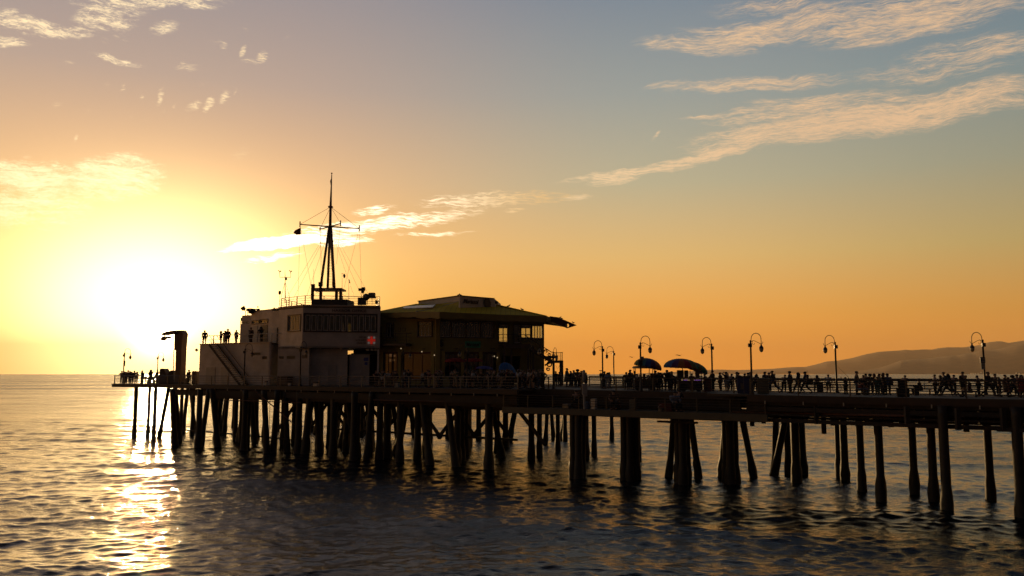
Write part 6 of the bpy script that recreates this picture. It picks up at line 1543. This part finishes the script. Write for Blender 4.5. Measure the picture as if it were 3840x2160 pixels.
WALKERS = [
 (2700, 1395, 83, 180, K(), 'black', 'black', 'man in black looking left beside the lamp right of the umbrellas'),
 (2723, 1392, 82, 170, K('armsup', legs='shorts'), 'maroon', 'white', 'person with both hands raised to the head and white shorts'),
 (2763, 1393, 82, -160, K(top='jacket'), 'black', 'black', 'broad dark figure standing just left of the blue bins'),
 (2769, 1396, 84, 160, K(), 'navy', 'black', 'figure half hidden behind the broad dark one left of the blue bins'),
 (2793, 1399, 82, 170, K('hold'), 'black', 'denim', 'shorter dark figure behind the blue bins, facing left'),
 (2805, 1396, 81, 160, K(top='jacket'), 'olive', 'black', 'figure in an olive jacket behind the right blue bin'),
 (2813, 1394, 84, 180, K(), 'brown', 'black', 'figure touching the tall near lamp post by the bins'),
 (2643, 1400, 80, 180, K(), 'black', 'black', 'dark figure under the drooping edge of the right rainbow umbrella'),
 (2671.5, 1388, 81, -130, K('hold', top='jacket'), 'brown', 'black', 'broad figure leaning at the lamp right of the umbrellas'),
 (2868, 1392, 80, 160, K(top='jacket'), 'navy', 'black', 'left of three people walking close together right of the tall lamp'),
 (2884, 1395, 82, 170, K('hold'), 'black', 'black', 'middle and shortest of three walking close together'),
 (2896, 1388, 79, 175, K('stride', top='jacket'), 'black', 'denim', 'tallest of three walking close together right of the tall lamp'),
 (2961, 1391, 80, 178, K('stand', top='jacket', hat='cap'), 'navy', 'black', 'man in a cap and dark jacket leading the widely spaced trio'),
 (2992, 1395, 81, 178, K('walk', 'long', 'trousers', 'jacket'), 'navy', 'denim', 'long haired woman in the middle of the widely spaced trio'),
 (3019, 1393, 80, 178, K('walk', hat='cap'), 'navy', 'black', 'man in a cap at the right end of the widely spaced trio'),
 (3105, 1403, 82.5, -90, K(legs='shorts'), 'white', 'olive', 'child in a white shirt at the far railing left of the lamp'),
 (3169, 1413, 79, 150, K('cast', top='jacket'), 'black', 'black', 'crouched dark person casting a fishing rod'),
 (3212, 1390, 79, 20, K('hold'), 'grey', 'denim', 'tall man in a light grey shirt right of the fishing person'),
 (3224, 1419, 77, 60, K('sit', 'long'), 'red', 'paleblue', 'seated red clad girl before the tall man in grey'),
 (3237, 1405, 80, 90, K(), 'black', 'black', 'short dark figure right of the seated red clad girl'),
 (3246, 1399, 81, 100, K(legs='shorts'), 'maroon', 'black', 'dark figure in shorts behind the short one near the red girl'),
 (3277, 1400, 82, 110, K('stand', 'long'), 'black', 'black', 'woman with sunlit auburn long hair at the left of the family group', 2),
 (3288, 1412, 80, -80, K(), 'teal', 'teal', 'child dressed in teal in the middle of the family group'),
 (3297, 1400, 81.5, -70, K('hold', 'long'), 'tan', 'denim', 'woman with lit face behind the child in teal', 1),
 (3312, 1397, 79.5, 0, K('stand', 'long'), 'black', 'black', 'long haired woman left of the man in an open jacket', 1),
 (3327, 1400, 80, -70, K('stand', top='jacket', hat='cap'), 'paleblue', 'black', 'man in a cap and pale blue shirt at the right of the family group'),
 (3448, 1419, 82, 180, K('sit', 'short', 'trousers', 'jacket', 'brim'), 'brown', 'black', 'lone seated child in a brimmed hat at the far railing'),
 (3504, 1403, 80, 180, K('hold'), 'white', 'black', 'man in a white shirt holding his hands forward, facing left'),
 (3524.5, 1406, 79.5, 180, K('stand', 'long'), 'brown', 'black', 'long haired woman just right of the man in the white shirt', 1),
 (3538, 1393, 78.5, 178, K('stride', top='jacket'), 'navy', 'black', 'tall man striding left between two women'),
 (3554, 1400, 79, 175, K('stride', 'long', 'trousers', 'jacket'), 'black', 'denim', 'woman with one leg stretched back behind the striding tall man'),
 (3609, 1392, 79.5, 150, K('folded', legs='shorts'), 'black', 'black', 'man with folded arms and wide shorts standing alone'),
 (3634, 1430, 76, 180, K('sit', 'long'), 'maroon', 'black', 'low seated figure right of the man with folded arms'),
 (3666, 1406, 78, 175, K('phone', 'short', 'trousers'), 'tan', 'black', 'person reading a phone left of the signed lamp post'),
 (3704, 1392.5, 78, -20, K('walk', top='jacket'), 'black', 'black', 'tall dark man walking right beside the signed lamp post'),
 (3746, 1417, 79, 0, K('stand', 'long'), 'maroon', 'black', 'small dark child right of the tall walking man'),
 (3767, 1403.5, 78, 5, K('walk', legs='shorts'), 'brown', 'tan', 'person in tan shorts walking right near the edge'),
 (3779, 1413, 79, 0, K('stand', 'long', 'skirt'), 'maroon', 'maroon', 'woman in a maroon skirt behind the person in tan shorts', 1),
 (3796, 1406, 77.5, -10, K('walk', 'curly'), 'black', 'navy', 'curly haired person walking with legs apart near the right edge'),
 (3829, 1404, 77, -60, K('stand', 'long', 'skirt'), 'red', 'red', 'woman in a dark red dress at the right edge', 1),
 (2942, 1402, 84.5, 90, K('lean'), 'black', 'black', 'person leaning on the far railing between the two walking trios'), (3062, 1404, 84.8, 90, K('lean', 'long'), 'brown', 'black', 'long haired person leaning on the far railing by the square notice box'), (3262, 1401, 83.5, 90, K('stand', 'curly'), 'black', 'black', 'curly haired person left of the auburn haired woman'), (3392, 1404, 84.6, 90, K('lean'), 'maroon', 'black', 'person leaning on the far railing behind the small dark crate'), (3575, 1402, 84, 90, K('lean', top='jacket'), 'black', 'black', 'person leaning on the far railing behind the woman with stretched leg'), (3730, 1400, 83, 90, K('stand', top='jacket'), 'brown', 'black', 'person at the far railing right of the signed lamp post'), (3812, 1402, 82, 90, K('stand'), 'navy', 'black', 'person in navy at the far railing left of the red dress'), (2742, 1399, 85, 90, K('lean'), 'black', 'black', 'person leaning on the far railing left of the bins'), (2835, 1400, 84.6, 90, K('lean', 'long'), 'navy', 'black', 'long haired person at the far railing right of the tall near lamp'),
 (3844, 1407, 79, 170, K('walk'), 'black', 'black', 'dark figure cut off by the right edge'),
]
GC = 'people around the vendor carts'
CARTERS = [
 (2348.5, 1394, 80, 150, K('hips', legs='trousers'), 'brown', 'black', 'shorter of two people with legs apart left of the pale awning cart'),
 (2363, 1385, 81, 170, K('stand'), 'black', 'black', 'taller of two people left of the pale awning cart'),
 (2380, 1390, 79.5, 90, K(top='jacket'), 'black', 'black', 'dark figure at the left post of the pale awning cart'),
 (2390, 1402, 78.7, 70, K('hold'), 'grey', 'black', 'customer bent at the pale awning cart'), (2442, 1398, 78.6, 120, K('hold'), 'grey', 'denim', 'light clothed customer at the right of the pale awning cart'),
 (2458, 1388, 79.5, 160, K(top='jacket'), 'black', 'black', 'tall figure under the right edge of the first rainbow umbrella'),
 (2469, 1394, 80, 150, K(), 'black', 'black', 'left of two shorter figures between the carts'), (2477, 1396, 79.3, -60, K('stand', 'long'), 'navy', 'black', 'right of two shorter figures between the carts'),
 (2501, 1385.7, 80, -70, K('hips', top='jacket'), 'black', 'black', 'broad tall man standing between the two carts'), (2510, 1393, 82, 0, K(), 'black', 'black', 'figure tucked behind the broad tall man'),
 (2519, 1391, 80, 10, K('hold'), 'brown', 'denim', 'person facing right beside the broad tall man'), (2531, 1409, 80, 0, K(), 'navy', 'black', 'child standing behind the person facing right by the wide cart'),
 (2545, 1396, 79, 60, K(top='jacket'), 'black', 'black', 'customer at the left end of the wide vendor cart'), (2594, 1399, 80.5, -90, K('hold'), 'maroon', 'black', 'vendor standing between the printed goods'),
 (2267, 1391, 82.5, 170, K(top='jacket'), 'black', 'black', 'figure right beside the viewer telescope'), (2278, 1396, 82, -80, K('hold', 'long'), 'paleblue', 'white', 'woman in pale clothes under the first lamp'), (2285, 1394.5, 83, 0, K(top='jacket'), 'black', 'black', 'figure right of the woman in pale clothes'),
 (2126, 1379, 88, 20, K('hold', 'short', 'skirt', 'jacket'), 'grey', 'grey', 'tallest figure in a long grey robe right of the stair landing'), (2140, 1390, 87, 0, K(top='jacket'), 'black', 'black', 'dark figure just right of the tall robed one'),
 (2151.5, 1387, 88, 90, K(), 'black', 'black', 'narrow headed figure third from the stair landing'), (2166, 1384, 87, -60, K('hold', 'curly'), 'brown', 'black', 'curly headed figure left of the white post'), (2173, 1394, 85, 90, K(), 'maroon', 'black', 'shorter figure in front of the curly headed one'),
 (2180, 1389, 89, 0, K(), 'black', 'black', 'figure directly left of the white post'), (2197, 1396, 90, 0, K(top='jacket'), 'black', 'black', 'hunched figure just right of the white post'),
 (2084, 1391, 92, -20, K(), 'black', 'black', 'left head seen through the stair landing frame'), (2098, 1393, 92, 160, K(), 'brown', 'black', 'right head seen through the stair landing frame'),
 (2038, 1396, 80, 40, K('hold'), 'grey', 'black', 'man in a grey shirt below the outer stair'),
]
GT = 'people at the outer tip of the pier'
TIP = [
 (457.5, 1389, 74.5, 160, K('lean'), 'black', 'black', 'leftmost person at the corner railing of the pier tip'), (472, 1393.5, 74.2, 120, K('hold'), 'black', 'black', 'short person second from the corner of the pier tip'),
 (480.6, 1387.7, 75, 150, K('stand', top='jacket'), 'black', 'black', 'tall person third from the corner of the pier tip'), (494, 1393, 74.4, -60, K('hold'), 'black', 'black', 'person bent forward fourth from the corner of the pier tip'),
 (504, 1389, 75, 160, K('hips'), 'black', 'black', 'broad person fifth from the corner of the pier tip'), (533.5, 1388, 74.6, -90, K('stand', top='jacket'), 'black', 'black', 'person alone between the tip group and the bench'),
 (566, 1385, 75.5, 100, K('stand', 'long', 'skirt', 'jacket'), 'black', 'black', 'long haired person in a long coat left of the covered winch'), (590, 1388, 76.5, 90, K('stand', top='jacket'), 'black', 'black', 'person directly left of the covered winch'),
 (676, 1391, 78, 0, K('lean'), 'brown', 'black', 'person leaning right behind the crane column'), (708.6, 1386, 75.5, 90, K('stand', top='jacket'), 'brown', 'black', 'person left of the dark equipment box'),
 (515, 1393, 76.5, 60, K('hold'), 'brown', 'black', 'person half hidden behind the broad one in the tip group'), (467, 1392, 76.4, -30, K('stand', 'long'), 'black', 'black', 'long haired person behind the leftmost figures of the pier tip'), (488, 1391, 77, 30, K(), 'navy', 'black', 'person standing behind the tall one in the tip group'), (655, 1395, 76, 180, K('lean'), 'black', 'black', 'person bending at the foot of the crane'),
 (583, 1396, 75.2, 20, K('lean'), 'black', 'black', 'person bending over beside the long coated one')]
GR = 'people on the roof terrace'
zt_l = zt1
ROOFP = [(762, 1237.5, 103.4, 170, K('stand', top='jacket', legs='shorts'), 'black', 'black', 'person alone at the left end of the roof terrace'), (824, 1240, 102.3, 60, K('stand', 'long', 'trousers', 'jacket'), 'brown', 'black', 'long haired person at the left of the terrace trio'),
 (838.5, 1239, 102.0, 150, K('hold'), 'brown', 'black', 'shorter middle person of the terrace trio'), (849, 1233, 101.6, 180, K('stand', top='jacket', hat='cap'), 'black', 'black', 'capped tallest person of the terrace trio'),
 (881, 1237, 101, -90, K('hips', legs='shorts'), 'black', 'black', 'person with hands on hips beside the cabin wall'), (936, 1227, 100.2, -90, K('stand', top='jacket'), 'brown', 'brown', 'dim person standing against the cabin wall'), (973.5, 1224, 98.2, 180, K('hold', 'long'), 'black', 'brown', 'dim long haired person before the cabin door')]
def grp(lst, g_):
    for r in lst: person(*r[:4], r[4], r[5], r[6], r[7], g_, hair=(r[8] if len(r) > 8 else 0))
grp(WALKERS, GW); grp(CARTERS, GC); grp(TIP, GT)
for r in ROOFP: person(r[0], r[1], 0, r[3], r[4], r[5], r[6], r[7], GR, pos=at(r[0], r[2] - 1.0, zt1))
# terrace and walkway crowd before the buildings
g = random.Random(21); ks = [K(), K(top='jacket'), K('hold'), K('walk', top='jacket'), K('stand', 'long'), K('hips'), K('stand', 'long', 'skirt'), K('phone'), K('walk', 'long', 'trousers', 'jacket'), K(legs='shorts'), K('walk')]
cols_ = ['black', 'brown', 'navy', 'maroon', 'grey', 'olive', 'black', 'white', 'tan']
MARK = [(1425, 'the white ticket shed'), (1470, 'the lit shop display'), (1530, 'the left wing lamp post'), (1600, 'the wide ground floor window'), (1645, 'the corner pilaster'), (1700, 'the left red parasol'), (1745, 'the teal board lamp post'), (1790, 'the right red parasol'), (1835, 'the dark blue parasol'), (1880, 'the restaurant entrance'), (1930, 'the tilted blue parasol'), (1975, 'the balcony posts'), (2020, 'the outer stair foot')]
HOW = ['standing', 'in a jacket', 'holding something', 'in walking jacket', 'with long hair', 'hands on hips', 'in a skirt', 'reading a phone', 'long haired walking', 'in shorts', 'walking']
cnt = 0; seen_l = set()
for (x0, where) in MARK:
    for q in range(5):
        x = x0 + g.uniform(-20, 22); I = g.choice([73.4, 74.2, 75.2, 76.4, 77.6]) + g.uniform(-.2, .2); ki = g.randrange(len(ks)); c1_ = g.choice(cols_); c2_ = g.choice(['black', 'black', 'denim', 'brown', 'tan'])
        lab = f"dim person {HOW[ki]}, {c1_} top, {['nearest', 'second', 'third', 'fourth', 'rearmost'][q]} before {where}"
        cnt += 1
        person(x, None, [73.2, 74.3, 75.5, 76.8, 78.2][q] + g.uniform(-.2, .2), g.uniform(0, 360), ks[ki], c1_, c2_, lab, 'crowd before the restaurant', hair=g.randrange(3), hmul=g.uniform(.93, 1.05))
person(1433, 1405, 73.5, -90, K('stand', 'long'), 'white', 'black', 'woman in a white top at the pale railing by the ticket shed', 'crowd before the restaurant')
# anglers on the lower platform
for (x, bk_, f_, key, c1_, lab) in ((2160, 1.2, 120, K('sit', top='jacket'), 'black', 'dark person sitting on the fishing platform left of the white post'), (2300, 1.0, -60, K('sit'), 'brown', 'person sitting by the dark red crate on the platform'), (2528, .8, -40, K('sit', top='jacket'), 'paleblue', 'person in pale blue sitting at the right end of the platform'), (2545, 1.6, 100, K('lean', top='jacket'), 'black', 'dark person bending at the right end of the platform')):
    person(x, None, 0, f_, key, c1_, 'black', lab, 'people on the fishing platform', pos=lp_at(x, bk_), hmul=.98)
# stools for the seated
sn = 0
for o in [o for o in list(bpy.data.objects) if o.parent is None and o.name.startswith('person')]:
    if o.data is None and any(c.name.startswith('body') for c in o.children):
        pass
# things people hold
rod = P(3178, 1411, on(3169, 79).y); t = thing('fishing_rod', 'thin fishing rod pointing up towards the lamp post', 'fishing rod', rod)
MB().tube([rod + Vector((.15, 0, -.25)), rod, P(3160, 1393, rod.y), P(3139, 1372, rod.y)], [.018, .014, .009, .005], 6).build('rod', IRON, t); MB().ball(rod + Vector((.08, 0, -.16)), .04).build('reel', IRON, t)
def bag(label, x, I, z, w_, h_, m, name='shoulder_bag'):
    p = on(x, I, z); t = thing(name, label, 'bag', p); MB().box(p, (w_, .14, h_), AXA).build('pouch', m, t, bevel=.04); MB().tube([p + AX * w_ * .4 + Vector((0, 0, h_ * .4)), p + Vector((0, 0, h_ * .5 + .32)), p - AX * w_ * .4 + Vector((0, 0, h_ * .4))], .012, 5).build('strap', BLACKM, t)
bag('dark shoulder bag at the side of the long haired woman of the trio', 3007, 80.6, .93, .3, .26, BLACKM); bag('large dark bag carried by the last man of the trio', 3036, 80.2, .85, .5, .45, BLACKM); bag('rucksack on the back of the last man of the trio', 3027, 80.2, 1.22, .2, .42, CL['navy'], 'rucksack')
bag('dark bag held by the man at the right of the family group', 3341, 80, .82, .25, .3, BLACKM); bag('pale plastic bag on the bench by the lone seated child', 3464, 81.5, .62, .12, .3, MATS['white_lamp_dome'], 'plastic_bag')
for (x, I, w_, lab) in ((3452, 81.6, 1.3, 'low bench under the lone seated child'), (3224, 76.8, .6, 'stool under the seated red clad girl'), (3636, 75.8, .7, 'stool under the low seated figure')):
    p = on(x, I); t = thing('bench' if w_ > 1 else 'stool', lab, 'bench' if w_ > 1 else 'stool', p); hs = .38
    MB().box(p + Vector((0, 0, hs)), (w_, .38, .05), AXA).build('seat', WOOD, t)
    for i in (-1, 1):
        for j in (-1, 1): MB().box(p + AX * i * w_ * .42 + PX * j * .14 + Vector((0, 0, hs / 2 - .02)), (.05, .05, hs - .02), AXA).build('leg', WOOD, t)
for (x, bk_, lab) in ((2160, 1.2, 'upturned crate seat left of the white post'), (2300, 1.0, 'crate seat beside the dark red crate'), (2528, .8, 'crate seat at the right end of the platform')):
    p = lp_at(x, bk_); t = thing('crate', lab, 'crate', p, 'crates used as seats on the fishing platform'); MB().box(p + Vector((0, 0, .2)), (.4, .36, .38), AXA).build('box', WOOD, t); MB().box(p + Vector((0, 0, .405)), (.44, .4, .03), AXA).build('lid', WOOD, t)
